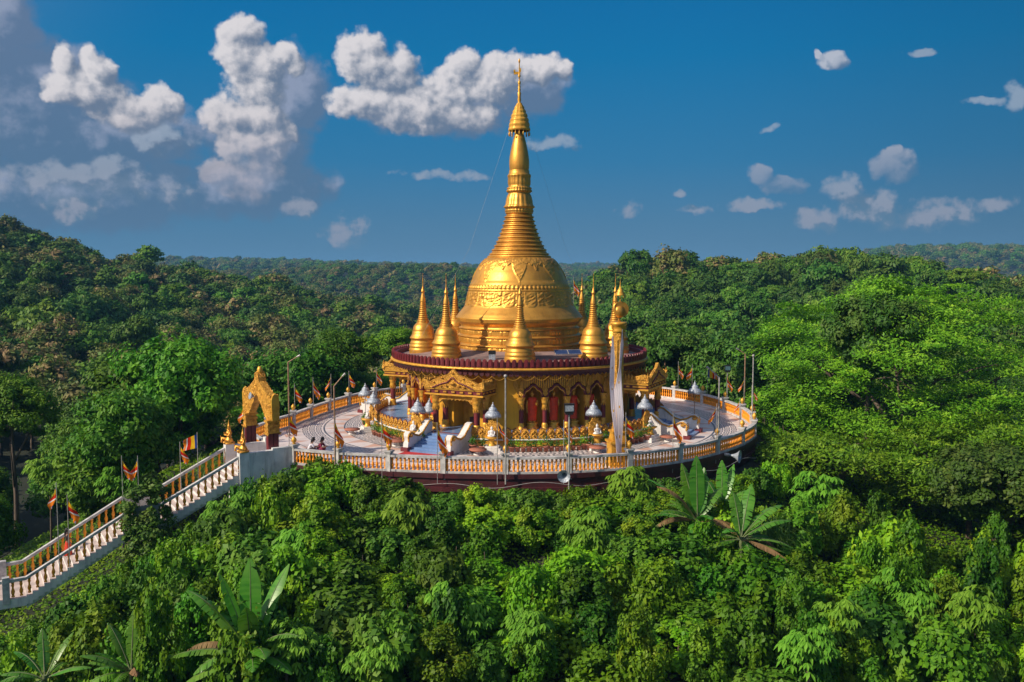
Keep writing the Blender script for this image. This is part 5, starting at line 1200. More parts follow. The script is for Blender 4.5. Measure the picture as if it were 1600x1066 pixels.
# forest kinds: key -> (crown meshes, label stem)
KINDS = {}
def kind(key, m, n, R, H, ncl, nlf, leaf, **k):
    KINDS[key] = [(crown_mesh('crown', m, 100 + 17 * i + len(KINDS) * 131, R, H, ncl, nlf, leaf, **k), R, H) for i in range(n)]
kind('dark', L['dark'], 3, 5.0, 8.0, 70, 62, .34); kind('mid', L['mid'], 3, 4.8, 7.5, 70, 62, .32); kind('olive', L['olive'], 2, 4.6, 7.5, 60, 66, .33, clr=.34)
kind('tan', L['tan'], 2, 4.4, 8.0, 62, 66, .30, clr=.28); kind('feather', L['bright'], 2, 4.6, 6.5, 60, 95, .22, clr=.34, flat=.5, asp=.35); kind('neardark', L['dark'], 2, 5.0, 8.0, 110, 190, .17, clr=.26); kind('near', L['vine2'], 2, 5.0, 8.0, 110, 190, .17, clr=.26); kind('neartan', L['tan'], 2, 4.6, 8.0, 100, 190, .17, clr=.26)
kind('layer', L['mid'], 1, 6.0, 6.0, 55, 85, .30, flat=.3, clr=.36)
FT = trunk_mesh(5, 5.5, .24, 4)
LSRC = bpy.data.collections.new('crown_sources'); lod = []       # kept out of the scene; the far wood instances them
for key, w in (('dark', 4), ('mid', 3), ('olive', 2), ('tan', 1)):
    o = bpy.data.objects.new('crown_' + key, crown_mesh('crown', L[key], 900 + w, 5.0, 8.5, 46, 30, .55, clr=.34)); LSRC.objects.link(o); lod.append(o)
# candidates: jittered rows following distance
rs = np.random.RandomState(3); T = []
def colr(px, y):   # bearing column
    return px
d = 58.0
while d < 560:
    sp = 8.4 + .004 * d; half = .86
    nn_ = int(2 * half * d / sp)
    for k in range(nn_):
        a = -half + 2 * half * (k + .5) / nn_ + rs.uniform(-.45, .45) * sp / d; dd = d + rs.uniform(-.5, .5) * sp
        x = CAM[0] + dd * math.sin(a); y = CAM[1] + dd * math.cos(a)
        if math.hypot(x, y) < 28.5 or (dd < 92 and abs(x) < 27): continue
        if ((x + 17.7) * -.53 + (y + 18.7) * .848) < 7 and x < 0 and dd < 92: continue
        T.append((x, y, dd, a))
    d += sp * .92
T = np.array(T); X, Y_, DDt, AA = T.T; G_ = ground(X, Y_)
Hc = 8.0 * (.75 + .5 * rs.rand(len(T))); CT = np.asarray(canopy(X, Y_)) * smst(48, 80, np.hypot(X, Y_)) + (G_ + TH) * (1 - smst(48, 80, np.hypot(X, Y_))) + rs.uniform(-3.2, 2.2, len(T)) + 3.2 * (rs.rand(len(T)) < .07)
EL = (CT - CAM[2]) / DDt
# visible: nothing nearer on the same bearing rises above it
binw = .012; vis = np.zeros(len(T), bool); order = np.argsort(DDt); best = {}
for i in order:
    b_ = int(AA[i] // binw); m_ = np.mean([best.get(b_ + q, -9) for q in (-1, 0, 1)]);
    if EL[i] > m_ - .004: vis[i] = True
    for q in (-1, 0, 1): best[b_ + q] = max(best.get(b_ + q, -9), EL[i])
inview = vis & (np.abs(AA) < .56)
show = [i for i in order if inview[i]]
pagoda_mask = [i for i in show if abs(math.tan(AA[i]) - .008) < .10 and EL[i] < -.02]
show = [i for i in show if i not in set(pagoda_mask)]
IND = set(show[:296]); FAR = [i for i in range(len(T)) if i not in IND and (vis[i] or EL[i] > -.12)]
side_lab = lambda a, d_: ('on the left hillside' if a < -.10 else ('on the right hillside' if a > .10 else 'in the valley behind the temple'))
near_lab = {'dark': 'dark green broadleaf tree', 'mid': 'mid green bushy tree', 'olive': 'olive green tree', 'tan': 'tan blossomed tree', 'feather': 'bright green feathery tree', 'layer': 'spreading flat topped green tree', 'near': 'fine leaved green tree', 'neardark': 'fine leaved dark green tree', 'neartan': 'fine leaved tan blossomed tree'}
def pick(px, dd, r):
    u = r.rand()
    if px > 900 and dd < 130: return 'neardark'
    if px > 900 and dd < 260: return 'dark' if u < .6 else 'mid' if u < .85 else 'layer'
    if dd < 105: return 'near'
    if dd < 130 and px < 800: return 'neartan' if u < .35 else 'near' if u < .7 else 'feather'
    if px < 700:
        if dd < 165: return ('tan' if u < .46 else 'feather' if u < .62 and px > 250 else 'olive' if u < .72 else 'mid' if u < .9 else 'dark')
        if dd < 230: return 'tan' if u < .42 else 'olive' if u < .62 else 'mid' if u < .84 else 'dark'
        return 'dark' if u < .42 else 'mid' if u < .66 else 'olive' if u < .86 else 'layer' if u < .93 else 'tan'
    if dd < 150: return 'feather' if u < .45 else 'mid' if u < .8 else 'dark'
    return 'dark' if u < .48 else 'mid' if u < .82 else 'olive' if u < .92 else 'feather' if u < .95 else 'layer'
proto = {}
for i in sorted(IND):
    px = 800 + FOC * math.tan(AA[i]); key = pick(px, DDt[i], rs); me, R0, H0 = KINDS[key][rs.randint(len(KINDS[key]))]
    s_ = (.85 + .75 * rs.rand() ** 1.3) * (.80 if DDt[i] < 150 else 1.0); h = H0 * s_
    bandn = 'in the nearest belt' if DDt[i] < 170 else 'on the middle slope' if DDt[i] < 280 else 'near the ridge'
    e_ = empty('forest_tree', (X[i], Y_[i], G_[i]), rs.rand() * 6.28, '%s %s, %s' % (near_lab[key], side_lab(AA[i], 0), bandn), 'tree', '%s trees %s %s' % (key, side_lab(AA[i], 0), bandn))
    zc_ = max(.3, CT[i] - G_[i] - h); kid('crown', me, e_, (0, 0, zc_), 0, (s_, s_, s_ * (.95 + .4 * rs.rand()))); kid('trunk', FT, e_, (0, 0, 0), 0, (1, 1, max(.5, (zc_ + h * .5) / 5.5)))
# the rest of the wood: one object, crowns instanced on points
far_pts = [(X[i], Y_[i], CT[i] - 8.6) for i in FAR]
d = 560.0
while d < 1500:
    sp = 8.5 + .005 * d; nn_ = int(1.7 * d / sp)
    for k in range(nn_):
        a = -.85 + 1.7 * (k + .5) / nn_ + rs.uniform(-.4, .4) * sp / d; dd = d + rs.uniform(-.5, .5) * sp
        x = CAM[0] + dd * math.sin(a); y = CAM[1] + dd * math.cos(a); far_pts.append((x, y, float(canopy(x, y)) - 7.5 + rs.uniform(-1.5, 1.5)))
    d += sp * 1.15
while d < 3300:
    sp = 16.0; nn_ = int(1.6 * d / sp)
    for k in range(nn_):
        a = -.8 + 1.6 * (k + .5) / nn_ + rs.uniform(-.4, .4) * sp / d; dd = d + rs.uniform(-.5, .5) * sp
        x = CAM[0] + dd * math.sin(a); y = CAM[1] + dd * math.cos(a); far_pts.append((x, y, float(canopy(x, y)) - 8 + rs.uniform(-3, 3)))
    d += sp * 2.4
def scatter(name, pts, srccol, lo, hi, parent=None, tilt=.0):
    pts = np.array(pts, np.float32); me = bpy.data.meshes.new(name); me.vertices.add(len(pts)); me.vertices.foreach_set('co', pts.ravel()); me.update()
    at = me.attributes.new('siz', 'FLOAT', 'POINT'); 
    dist = np.hypot(pts[:, 0] - CAM[0], pts[:, 1] - CAM[1]); k = np.where(dist > 1500, 1.9, 1.0)
    at.data.foreach_set('value', (np.random.RandomState(5).uniform(lo, hi, len(pts)) * k).astype(np.float32))
    o = bpy.data.objects.new(name, me); link(o); ng = bpy.data.node_groups.new(name, 'GeometryNodeTree')
    ng.interface.new_socket('Geometry', in_out='INPUT', socket_type='NodeSocketGeometry'); ng.interface.new_socket('Geometry', in_out='OUTPUT', socket_type='NodeSocketGeometry')
    gi = ng.nodes.new('NodeGroupInput'); go = ng.nodes.new('NodeGroupOutput'); mp = ng.nodes.new('GeometryNodeMeshToPoints'); ip = ng.nodes.new('GeometryNodeInstanceOnPoints')
    ci = ng.nodes.new('GeometryNodeCollectionInfo'); ci.inputs['Collection'].default_value = srccol; ci.inputs['Separate Children'].default_value = True; ci.inputs['Reset Children'].default_value = True
    rv = ng.nodes.new('FunctionNodeRandomValue'); rv.data_type = 'FLOAT_VECTOR'; rv.inputs[0].default_value = (-tilt, -tilt, 0); rv.inputs[1].default_value = (tilt, tilt, 6.28)
    na = ng.nodes.new('GeometryNodeInputNamedAttribute'); na.data_type = 'FLOAT'; na.inputs[0].default_value = 'siz'
    l = ng.links.new; l(gi.outputs[0], mp.inputs[0]); l(mp.outputs[0], ip.inputs['Points']); l(ci.outputs[0], ip.inputs['Instance']); ip.inputs['Pick Instance'].default_value = True
    l(rv.outputs[0], ip.inputs['Rotation']); l([s for s in na.outputs if s.enabled][0], ip.inputs['Scale']); l(ip.outputs[0], go.inputs[0])
    md = o.modifiers.new('scatter', 'NODES'); md.node_group = ng; return tag(o, kind='stuff')
o = scatter('far_forest', far_pts, LSRC, .85, 1.25); tag(o, 'dense wooded hills and valley fading blue towards the horizon', 'forest')
print('trees', len(T), 'ind', len(IND), 'far', len(far_pts))

# big feathery tree at the right: layered sprays, pale tips, branching trunk
def spray_tree(loc, R, H, zc, seed, nspray, lb, name='feathery_tree', leafn=150, sprayR=1.7, leaf=.17, tips=.45, mm='bright'):
    r = np.random.RandomState(seed); e_ = empty(name, loc, 0, lb, 'tree'); C = []
    subs = []; ns_ = max(7, int(R * 1.9))
    while len(subs) < ns_:
        d = r.normal(size=3); d /= np.linalg.norm(d)
        if d[2] < (-.75 if R > 10 else -.25): continue
        q = (d[0] * R * .76, d[1] * R * .76, zc + d[2] * (H - zc) * .80); rs_ = (.24 + .12 * r.rand()) * R
        if all(np.linalg.norm(np.subtract(q, p_[:3])) > .42 * (rs_ + p_[3]) for p_ in subs) or r.rand() < .02: subs.append((*q, rs_))
    while len(C) < nspray:
        p_ = subs[r.randint(ns_)]; d = r.normal(size=3); d /= np.linalg.norm(d); d[2] = abs(d[2]) if r.rand() < .75 else d[2]
        rad = p_[3] * (.70 + .35 * r.rand()); C.append((p_[0] + d[0] * rad, p_[1] + d[1] * rad, p_[2] + d[2] * rad * .78))
    C = np.array(C); n = nspray * leafn; idx = np.repeat(np.arange(nspray), leafn); sr = sprayR * (.6 + .8 * r.rand(nspray))
    th = r.rand(n) * 6.283; rho = r.rand(n) ** .62; out = C[idx] * [1, 1, 0]; out /= np.linalg.norm(out, axis=1)[:, None] + .01
    P_ = C[idx] + np.stack([np.cos(th) * rho, np.sin(th) * rho, -.22 * rho ** 2 + .10 * r.normal(size=n)], 1) * sr[idx][:, None]; P_[:, 2] += .10 * r.normal(size=n)
    V, Q = leaf_arrays(P_, np.tile([0, 0, 1.1], (n, 1)) + out * .35, leaf, r, .38); tip = (np.repeat(r.rand(nspray) < tips, leafn)) & (rho < .45) & (P_[:, 2] > C[idx][:, 2] - .05)
    o = bpy.data.objects.new('crown', fast_mesh('crown', V, Q, [L[mm], L['lime']], mi=tip.astype(int))); link(o, e_)
    b = MB(); base = Vector((0, 0, -3)); fork = Vector((R * .05, -.5, zc * .45)); b.tube([base, Vector((.2, 0, zc * .15)), fork], [.55, .42, .36], 10)
    rr = random.Random(seed)
    for k in range(7):
        a = k * .9 + rr.random() * .5; m1 = fork + Vector((math.cos(a) * R * .3, math.sin(a) * R * .3, zc * .35 + rr.random() * 1.5)); m2 = m1 + Vector((math.cos(a) * R * .3, math.sin(a) * R * .3, (H - zc) * .35)); b.tube([fork, m1, m2], [.26, .17, .10], 7)
        for q in range(6):
            t = C[rr.randrange(len(C))]; tv = Vector(t); 
            if (tv - m2).length < R * .75: b.tube([m1.lerp(m2, rr.random()), (m2 + tv) / 2 + Vector((0, 0, -.3)), tv], [.09, .06, .025], 5)
    b.build('trunk', M['bark'], e_); return e_
p = zat(1400, 640, -75 + 80); gz_ = float(ground(p.x, p.y)); ztop = zat(1380, 442, -75 + 80).z
spray_tree((p.x, p.y, gz_), 13.8, ztop - gz_, (ztop - gz_) * .50, 21, 520, 'huge bright green feathery tree filling the right side beside the terrace', leafn=230, sprayR=1.7, leaf=.17)
p = zat(1545, 800, -75 + 62); gz_ = float(ground(p.x, p.y)); ztop = zat(1545, 660, -75 + 62).z
spray_tree((p.x, p.y, gz_), 7.5, ztop - gz_, (ztop - gz_) * .45, 33, 220, 'feathery green tree at the right edge in front of the huge one', leafn=150, sprayR=1.3)
p = zat(1290, 800, -75 + 66); gz_ = float(ground(p.x, p.y)); ztop = zat(1290, 690, -75 + 66).z
spray_tree((p.x, p.y, gz_), 5.5, ztop - gz_, (ztop - gz_) * .5, 37, 130, 'feathery green tree between the terrace and the right edge trees', leafn=150, sprayR=1.25, tips=.15)
for px, yt, d_, R0, sd_, lb in ((1070, 535, 108, 6.0, 41, 'light green feathery tree beyond the far right balustrade'), (1210, 560, 98, 5.5, 43, 'light green feathery tree left of the huge one, beyond the lamp posts'), (520, 535, 112, 6.0, 45, 'light green feathery tree beyond the far left balustrade'),
                                (330, 640, 88, 6.5, 47, 'light green feathery tree above the upper stair flight'), (240, 655, 80, 5.5, 49, 'light green feathery tree left of the upper stair flight'), (560, 560, 106, 4.5, 51, 'light green feathery tree just left of the back left porch')):
    p = zat(px, yt, -75 + d_); gz_ = float(ground(p.x, p.y)); spray_tree((p.x, p.y, gz_), R0, p.z - gz_, (p.z - gz_) * .55, sd_, int(14 * R0), lb, leafn=130, sprayR=1.3, tips=.05, leaf=.19)

# shrubs and vine-covered trees on the bank in front of the terrace and round the stairs
SHK = []
for k in range(6): SHK.append(crown_mesh('foliage', [L['vine'], L['vine2'], L['vine'], L['mid'], L['vine'], L['vine2']][k], 300 + k, 1.5, [2.6, 2.8, 4.2, 2.4, 2.2, 3.8][k], [46, 46, 60, 40, 44, 52][k], [95, 95, 95, 110, 120, 100][k], [.105, .10, .095, .13, .085, .11][k], clr=.30, low=-.6, drape=.9, asp=.6))
STEM = MB().tube([(0, 0, -1), (.05, .05, .8), (.1, -.1, 1.9)], [.07, .05, .02], 6).mesh('stem', M['bark'])
def stairdist(x, y):   # distance across the stair axis, and along
    v = Vector((x, y, 0)) - pA; return v.dot(GN), v.dot(GA)
shr = []
yy = -22.3
while yy > -43:
    sp = 2.35
    x = -40 + rs.rand()
    while x < 36:
        xx = x + rs.uniform(-.7, .7); y2 = yy + rs.uniform(-.7, .7); r_ = math.hypot(xx, y2); s_, t_ = stairdist(xx, y2)
        dd = y2 - CAM[1]; ok = abs(xx - CAM[0]) < dd * .64 and r_ > 22.0 and not (-1.9 < s_ < 5.2 and -2 < t_ < 26) and not (s_ > 5.2)
        if ok: shr.append((xx, y2))
        x += sp
    yy -= 2.05
# a close row right under the rim
for k in range(62):
    a = -42 + 176 * k / 61 + rs.uniform(-1, 1); r_ = 22.0 + rs.uniform(-.4, .5); p = pol(a, r_); shr.insert(0, (p.x, p.y))
for k in range(54):      # close below the walls of the stair head and the flights
    t_ = -3.2 + (k // 2) * .85; p = pA + GA * t_ - GN * ((1.45 if k % 2 else 2.9) + .4 * rs.rand())
    if math.hypot(p.x, p.y) > 21.3: shr.insert(0, (p.x, p.y))
# the sides of the terrace
for k in range(46):
    a = rs.uniform(35, 128); r_ = rs.uniform(22.3, 30); p = pol(a, r_); 
    if p.y > -23: shr.append((p.x, p.y))
for k in range(60):
    t_ = rs.uniform(-2, 17); s_ = rs.uniform(5.0, 15); p = pA + GA * t_ + GN * s_
    if math.hypot(p.x, p.y) > 22: shr.append((p.x, p.y))
print('shrubs', len(shr))
CLN = ['vine covered shrub', 'dark leaved shrub', 'tall vine draped shrub', 'broad leaved green shrub', 'small leaved bright shrub', 'tall dark vine covered shrub']
shr_ind = shr[:298]
for (x, y) in shr_ind:
    k = rs.randint(6); gz_ = float(ground(x, y)); sc = rs.choice([rs.uniform(.75, 1.1), rs.uniform(1.1, 1.65)]) ; r_ = math.hypot(x, y); s2, t2 = stairdist(x, y)
    zmax = 99
    if r_ < 22.8: k = [0, 3, 4, 1][k % 4]
    e_ = None; where = 'on the bank in front of the terrace' if (y < -15 and abs(x) < 17) else 'on the slope left of the terrace' if x < 0 else 'on the slope right of the terrace'
    if s2 < -1.5 and -1 < t2 < 24 and s2 > -4.5: sc = min(sc, .72); k = [0, 1, 3, 4][k % 4]
    rimtop = -.55 + 1.3 * float(smst(-8, -12, x)) - .1 * float(smst(8, 14, x)); want = rimtop - .185 * max(0, r_ - 21.5) + rs.uniform(-1.5, 1.0) * min(1, max(.15, (r_ - 22.5) / 5))
    if s2 < -.8 and t2 > -4 and s2 > -2.4: want = -.6 - .5 * max(0, t2); sc = rs.uniform(.7, .95)
    elif s2 < -1.5 and -1 < t2 < 24 and s2 > -4.5: want = min(want, -.6 - .5 * max(0, t2))
    if k in (2, 5): sc *= .72; want += .8
    if s2 < -.8 and s2 > -2.4 and t2 < .3: want += .35
    if s2 < -.8 and -1 < t2 < 26: want = min(want, -.5 * max(0, t2) - 1.0 + .30 * (-s2 - 1) + (.6 if t2 < 1 else 0))
    if r_ < 22.8: want = rimtop + rs.uniform(-.5, .25); sc = rs.uniform(.7, .95)
    H_ = [2.6, 2.8, 4.2, 2.4, 2.2, 3.8][k]; szz = min(2.3, max(.30, (want - gz_ + .2) / (.80 * H_)))
    if y > -15 and r_ > 23: szz = sc * rs.uniform(.85, 1.15)
    e_ = empty('shrub', (x, y, gz_ - .3), rs.rand() * 6.28, '%s %s' % (CLN[k], where), 'shrub', '%ss %s' % (CLN[k], where))
    kid('foliage', SHK[k], e_, (0, 0, .1), 0, (max(sc, .75) * 1.05, max(sc, .75) * 1.05, szz)); kid('stem', STEM, e_, (0, 0, 0))
# low creepers covering the whole bank: one carpet of leaves
r = np.random.RandomState(77); n = 150000; xs = r.uniform(-42, 38, n); ysv = r.uniform(-46, 8, n); rr_ = np.hypot(xs, ysv)
keep = (rr_ > 20.9) & (rr_ < 50) & (np.abs(xs - CAM[0]) < (ysv - CAM[1]) * .66)
v_ = np.stack([xs - pA.x, ysv - pA.y], 1); s_ = v_ @ np.array([GN.x, GN.y]); t_ = v_ @ np.array([GA.x, GA.y]); keep &= ~((s_ > -.5) & (s_ < 4.0) & (t_ > -4) & (t_ < 27)); xs, ysv = xs[keep], ysv[keep]
zs_g = ground(xs, ysv) + r.rand(len(xs)) ** 1.5 * .75 * hnoise(xs, ysv, 1.7, 8) + .05
V, Q = leaf_arrays(np.stack([xs, ysv, zs_g], 1), np.tile([0, -.3, 1.0], (len(xs), 1)), .12, r, .6)
o = bpy.data.objects.new('creepers', fast_mesh('creepers', V, Q, L['vine'])); link(o); tag(o, 'green creepers and ground cover carpeting the bank', 'creepers', kind='stuff')

# trees with big palmate leaves (a fan of leaflets on a drooping stalk)
def palmate(name, seed, R, H, nl, leaf=.42):
    r = random.Random(seed); V = []; F = []
    cl = [(r.random() * 6.283, r.uniform(.15, .75), r.uniform(.15, 1.0)) for _ in range(9)]
    for q in range(nl):
        ca_, cr_, cz_ = cl[q % 9]; a = r.random() * 6.283; el = r.uniform(-.5, 1.5); rad = R * .48 * (.75 + .3 * r.random())
        c = Vector((math.cos(ca_) * cr_ * R + math.cos(a) * math.cos(el) * rad, math.sin(ca_) * cr_ * R + math.sin(a) * math.cos(el) * rad, .35 * H + cz_ * H * .52 + math.sin(el) * rad * .9))
        a = math.atan2(c.y, c.x) + r.uniform(-.7, .7)
        o_ = Vector((math.cos(a), math.sin(a), .25)); o_.normalize(); side = Vector((-math.sin(a), math.cos(a), 0)); up = o_.cross(side) * -1
        nlf = r.choice((5, 6, 7)); sz = leaf * (.75 + .5 * r.random())
        for k in range(nlf):
            an = -1.75 + 3.5 * k / (nlf - 1); d = (o_ * math.cos(an) * .75 + side * math.sin(an) + Vector((0, 0, -.62 - .15 * r.random()))).normalized(); w = d.cross(Vector((0, 0, 1))).normalized() * sz * .165
            L_ = sz * (1 - .22 * abs(an) / 1.75); nrm = w.cross(d).normalized() * (sz * .06); b0 = len(V); m1 = c + d * L_ * .55
            V += [c, m1 + w + nrm, m1, c + d * L_ + Vector((0, 0, -L_ * .15)), m1 - w + nrm]; F += [(b0, b0 + 1, b0 + 2), (b0 + 1, b0 + 3, b0 + 2), (b0 + 2, b0 + 3, b0 + 4), (b0, b0 + 2, b0 + 4)]
    return fast_mesh(name, [tuple(v) for v in V], F, L['palmate'])
def hit(px, py, hh):
    """where a sight line meets the bank's canopy, hh metres above ground"""
    u, f, w = raydir(px, py); t = 25.0
    while t < 120:
        x, y, z = CAM[0] + u * t, CAM[1] + f * t, CAM[2] + w * t
        if z < -.9 - .185 * max(0, math.hypot(x, y) - 21.5) + hh: break
        t += .3
    return Vector((x, y, z)), t * f
PAL = [palmate('crown', 60 + k, 1.5, 3.6, 170, .46) for k in range(3)]
palspots = [(364, 800, 51, 'on the bank under the stair head'), (468, 855, 47, 'left of centre on the bank below the crouching people'), (640, 808, 50, 'just below the retaining wall, left of centre'), (722, 945, 42, 'at the middle of the bank, low down'), (830, 990, 40, 'low on the bank right of centre'),
            (914, 838, 47, 'right of centre under the round loudspeaker'), (590, 1018, 38, 'at the bottom edge left of centre'), (450, 1012, 38, 'at the bottom beside the large banana plant'), (1275, 772, 54, 'right of the banana clump, higher on the slope'), (1312, 965, 42, 'low at the right of centre'),
            (1262, 1018, 38, 'at the bottom right, left of a dark hollow'), (1528, 960, 42, 'near the right bottom corner'), (1420, 930, 44, 'at the lower right above a dark hollow'), (190, 760, 62, 'behind the lower stair flight, left side'), (980, 765, 53, 'just under the balustrade left of the banana clump'), (75, 730, 66, 'at the left edge above the stairs')]
for i, (px, py, d_, wh) in enumerate(palspots):
    p, d2 = hit(px, py, .25) if d_ < 56 else (zat(px, py, -75 + d_), d_); gz_ = float(ground(p.x, p.y)); sc = min(1.15, d2 / 44); top = p.z + 1.1 * sc
    e_ = empty('palmate_tree', (p.x, p.y, gz_), i * 1.3, 'tree with large palmate leaves ' + wh, 'tree', 'trees with fans of large leaves'); kid('crown', PAL[i % 3], e_, (0, 0, top - gz_ - 3.4 * sc), 0, (sc,) * 3)
    MB().tube([(0, 0, -.5), (.1, 0, (top - gz_) * .5), (0, .1, top - gz_ - 1.6)], [.10, .07, .04], 6).build('trunk', M['bark'], e_)

# banana plants: arching blades with midrib, some torn or dry
def banana_leaf(b, base, az_, elv, Ln, wd, curl, torn, seed, dead=False):
    r = random.Random(seed); N_ = 34; d = Vector((math.cos(az_) * math.cos(elv), math.sin(az_) * math.cos(elv), math.sin(elv))); side = Vector((-math.sin(az_), math.cos(az_), 0)); p = Vector(base); pts = [p.copy()]; dirs = [d.copy()]
    for i in range(N_):
        d = (d + Vector((0, 0, -curl * (.3 + 1.2 * i / N_) / N_))).normalized(); p = p + d * Ln / N_; pts.append(p.copy()); dirs.append(d.copy())
    b.cur = 1; b.tube(pts[:-1], [.045 * (1 - .85 * i / N_) for i in range(N_)], 5)
    b.cur = 0; st = 5; roll = r.uniform(-.5, .5)
    for sgn in (-1, 1):
        for i in range(st, N_):
            f0 = (i - st) / (N_ - st); f1 = (i + 1 - st) / (N_ - st); w = lambda f: wd * (math.sin(min(1, f * 2.8 + .10) * PI / 2)) * (1 - max(0, f - .62) ** 1.6 * 4.1 ** 1)
            n0 = side.cross(dirs[i]); gap = .16 if r.random() < torn * 1.3 + .06 else 0; fold = .32 + (.5 if dead else 0) + (.35 * r.random() if gap else 0)
            def edge(f, pp, dd_, extra): ww = max(.0, w(f)); return pp + (side * math.cos(fold) * sgn + n0.normalized() * roll * .3 * sgn - Vector((0, 0, math.sin(fold) * .8))) * ww + dd_ * ww * .22 + extra
            a0, a1 = pts[i], pts[i + 1]; e0 = edge(f0, a0, dirs[i], Vector()); e1 = edge(f1, a1, dirs[i + 1], Vector()).lerp(e0, gap * 3 * r.random())
            m0 = a0.lerp(e0, .5) + Vector((0, 0, .03)); m1 = a1.lerp(e1, .5) + Vector((0, 0, .03))
            b.add([tuple(q) for q in (a0, a1, m1, m0, e1, e0)], [(0, 1, 2, 3), (3, 2, 4, 5)], True)
def banana(px, py, d_, leaves, lb, hstem, seed, sz=1.05):
    p, d2 = hit(px, py, .5 if px > 300 else -.5); gz_ = float(ground(p.x, p.y)); e_ = empty('banana_plant', (p.x, p.y, gz_), 0, lb, 'banana plant', 'banana plants on the bank'); h = p.z - gz_
    MB().tube([(0, 0, -.5), (0, 0, h * .5), (0, 0, h)], [.17, .14, .10], 10).build('stem', M['banana_stem'], e_)
    rb = random.Random(seed); leaves = list(leaves) + [(rb.uniform(0, 360), rb.uniform(5, 62), rb.uniform(1.9, 2.9), rb.uniform(.26, .36), rb.uniform(.9, 1.7), .5, 1 if rb.random() < .2 else 0) for _ in range(7)]
    for i, (az_, el_, Ln, wd, curl, torn, dead) in enumerate(leaves):
        b = MB(); banana_leaf(b, (0, 0, h - .2), R_(az_), R_(el_), Ln * sz, wd * sz, curl, torn, seed + i, dead)
        b.build('dry_leaf' if dead else 'leaf', [L['dry'] if dead else L['banana'], L['dry'] if dead else M['banana_stem']], e_)
# angles: azimuth 0 = right, 90 = away, 180 = left, 270 = towards the camera
banana(392, 1015, 35, [(100, 84, 3.9, .46, .25, .05, 0), (175, 72, 3.6, .44, .4, .1, 0), (160, 50, 4.0, .44, .9, .15, 0), (200, 62, 3.2, .40, .7, .1, 0), (60, 62, 3.9, .36, .7, .1, 0), (280, 70, 2.8, .42, .9, .0, 0), (300, 40, 2.6, .40, 1.3, .0, 0), (185, 15, 3.4, .34, .8, .35, 0), (205, -5, 2.8, .34, .6, .2, 0), (175, 28, 2.9, .28, 1.4, .6, 1), (330, 15, 2.4, .36, 1.2, .1, 0)], 'large banana plant with tall upright leaves at the bottom left of centre', 2, 500)
banana(205, 1045, 38, [(95, 80, 3.0, .32, .5, .2, 0), (150, 62, 2.8, .32, .8, .2, 0), (40, 48, 3.2, .32, .9, .15, 0), (20, 30, 2.8, .30, 1.0, .2, 0), (200, 45, 2.6, .32, 1.0, .1, 0), (300, 40, 2.4, .32, 1.2, .2, 1), (240, 55, 2.6, .32, .9, .1, 0)], 'dark banana plant in the bottom left corner area', 2, 540, .9)
banana(70, 1055, 36, [(60, 60, 2.6, .3, .9, .1, 0), (10, 30, 2.4, .3, 1.0, .1, 0), (120, 70, 2.6, .3, .6, .1, 0), (190, 30, 2.2, .3, 1.0, .1, 0)], 'small banana plant at the far bottom left edge', 2, 560, .85)
banana(1090, 812, 44, [(95, 84, 3.6, .44, .2, .05, 0), (120, 70, 3.3, .42, .5, .1, 0), (170, 55, 3.6, .36, 1.0, .2, 0), (60, 74, 3.0, .40, .5, .2, 0), (185, 62, 3.2, .30, 1.5, .7, 1), (30, 60, 2.6, .36, 1.2, .4, 0), (200, 30, 2.8, .28, 1.6, .6, 1), (280, 45, 2.2, .36, 1.4, .1, 0), (250, 20, 2.0, .34, 1.6, .2, 0)], 'left banana plant of the clump under the right balustrade, with one tall upright leaf', 2, 580)
banana(1158, 838, 43, [(60, 62, 3.2, .38, .7, .15, 0), (30, 45, 3.4, .36, 1.1, .2, 0), (10, 36, 3.0, .34, 1.0, .2, 0), (100, 70, 2.6, .40, .8, .1, 0), (75, 55, 3.0, .36, .8, .2, 0), (350, 12, 2.8, .30, 1.0, .3, 0), (330, 0, 2.8, .30, 1.0, .7, 1), (150, 50, 2.4, .32, 1.8, .8, 1), (195, 5, 2.3, .3, .7, .3, 0), (300, -30, 3.0, .26, .6, .8, 1), (355, -8, 2.4, .3, .4, .1, 0)], 'right banana plant of the clump under the right balustrade, with withered hanging leaves', 2, 620)
banana(1128, 790, 45, [(80, 78, 3.0, .38, .4, .25, 0), (130, 60, 2.8, .36, .9, .3, 0), (50, 66, 3.0, .36, .7, .3, 0), (170, 45, 2.8, .32, 1.2, .5, 0), (270, 50, 2.2, .34, 1.4, .3, 0)], 'rear banana plant in the middle of the clump under the right balustrade', 2, 700, .95)
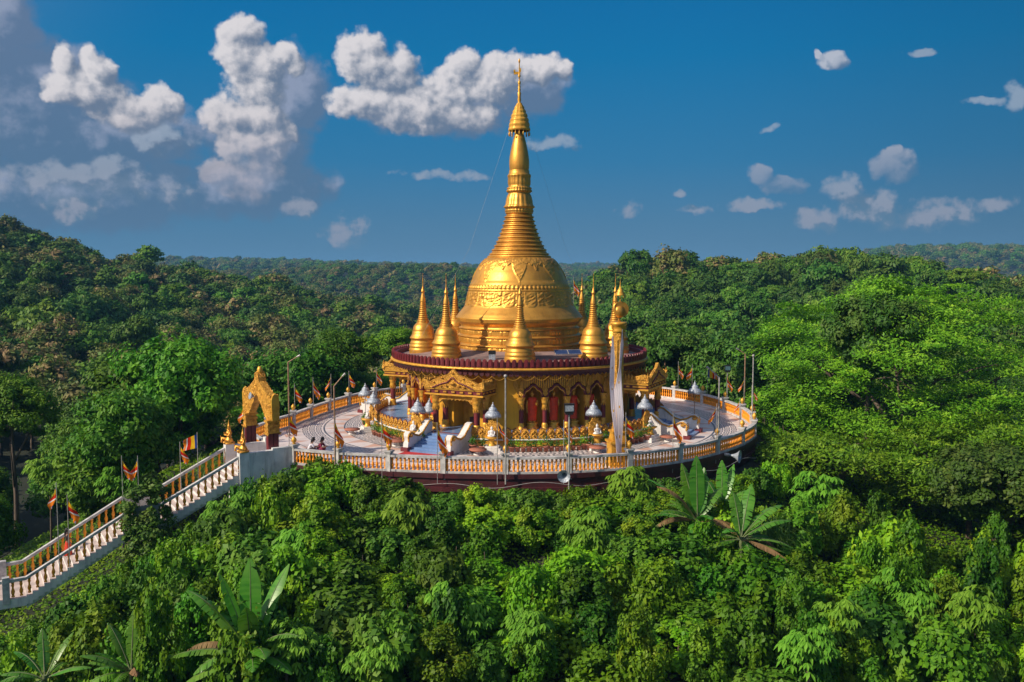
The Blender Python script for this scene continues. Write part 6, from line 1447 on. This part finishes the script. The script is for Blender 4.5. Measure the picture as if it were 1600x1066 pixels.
# tall grass clump by the stairs and at the right
def grass(px, py, d_, n, Ln, lb):
    p = zat(px, py, -75 + d_); gz_ = float(ground(p.x, p.y)) + .2; h = max(.2, p.z - gz_ - Ln * .55); r = np.random.RandomState(int(px)); V = []; F = []
    for k in range(n):
        a = r.rand() * 6.28; l_ = Ln * r.uniform(.7, 1.1); e0 = r.uniform(.9, 1.5); q = Vector((r.normal() * .35, r.normal() * .35, h * r.uniform(.6, 1))); dv = Vector((math.cos(a) * math.cos(e0), math.sin(a) * math.cos(e0), math.sin(e0))); sd_ = Vector((-math.sin(a), math.cos(a), 0)) * .028; b0 = len(V)
        for i in range(7): V += [tuple(q - sd_ * (1 - i / 7)), tuple(q + sd_ * (1 - i / 7))]; dv = (dv + Vector((0, 0, -.30 - .12 * i * r.rand()))).normalized(); q = q + dv * l_ / 7
        F += [(b0 + 2 * i, b0 + 2 * i + 1, b0 + 2 * i + 3, b0 + 2 * i + 2) for i in range(6)]
    o = bpy.data.objects.new('tall_grass', fast_mesh('tall_grass', V, F, L['grass'])); link(o); o.location = (p.x, p.y, gz_); tag(o, lb, 'grass clump')
grass(185, 905, 48, 420, 2.6, 'tall pale green grass clump in front of the lower stair flight'); grass(255, 935, 46, 260, 2.2, 'smaller tall grass clump right of the larger one below the stair landing'); grass(1215, 800, 50, 240, 2.0, 'tall grass clump right of the banana clump'); grass(325, 700, 62, 200, 2.2, 'tall grass clump behind the far newel at the stair head')
# bush growing over the stair landing
p = zat(228, 790, -75 + 52.5); gz_ = float(ground(p.x, p.y)); e_ = empty('shrub', (p.x, p.y, gz_), 0, 'dark leafy bush growing up over the stair landing', 'shrub')
o = bpy.data.objects.new('foliage', crown_mesh('foliage', L['dark'], 801, 1.6, p.z + 3.5 - gz_, 120, 95, .12, clr=.34, low=-.9, asp=.6)); link(o, e_); kid('stem', STEM, e_, (0, 0, 0))

# ------------------------------------------------------------------ haze: one closed box of thin even air round camera and land
mh = bpy.data.materials.new('haze'); mh.use_nodes = True; t = mh.node_tree; t.nodes.clear(); ou = t.nodes.new('ShaderNodeOutputMaterial'); pv = t.nodes.new('ShaderNodeVolumePrincipled')
pv.inputs['Color'].default_value = (.22, .55, .95, 1); pv.inputs['Density'].default_value = 0.00017; pv.inputs['Anisotropy'].default_value = 0.0; t.links.new(pv.outputs[0], ou.inputs['Volume'])
if 0.00017 > 0:
    b = MB(); b.box((0, 0, 22), (13400, 13400, 150)); tag(b.build('haze', mh), kind='stuff')
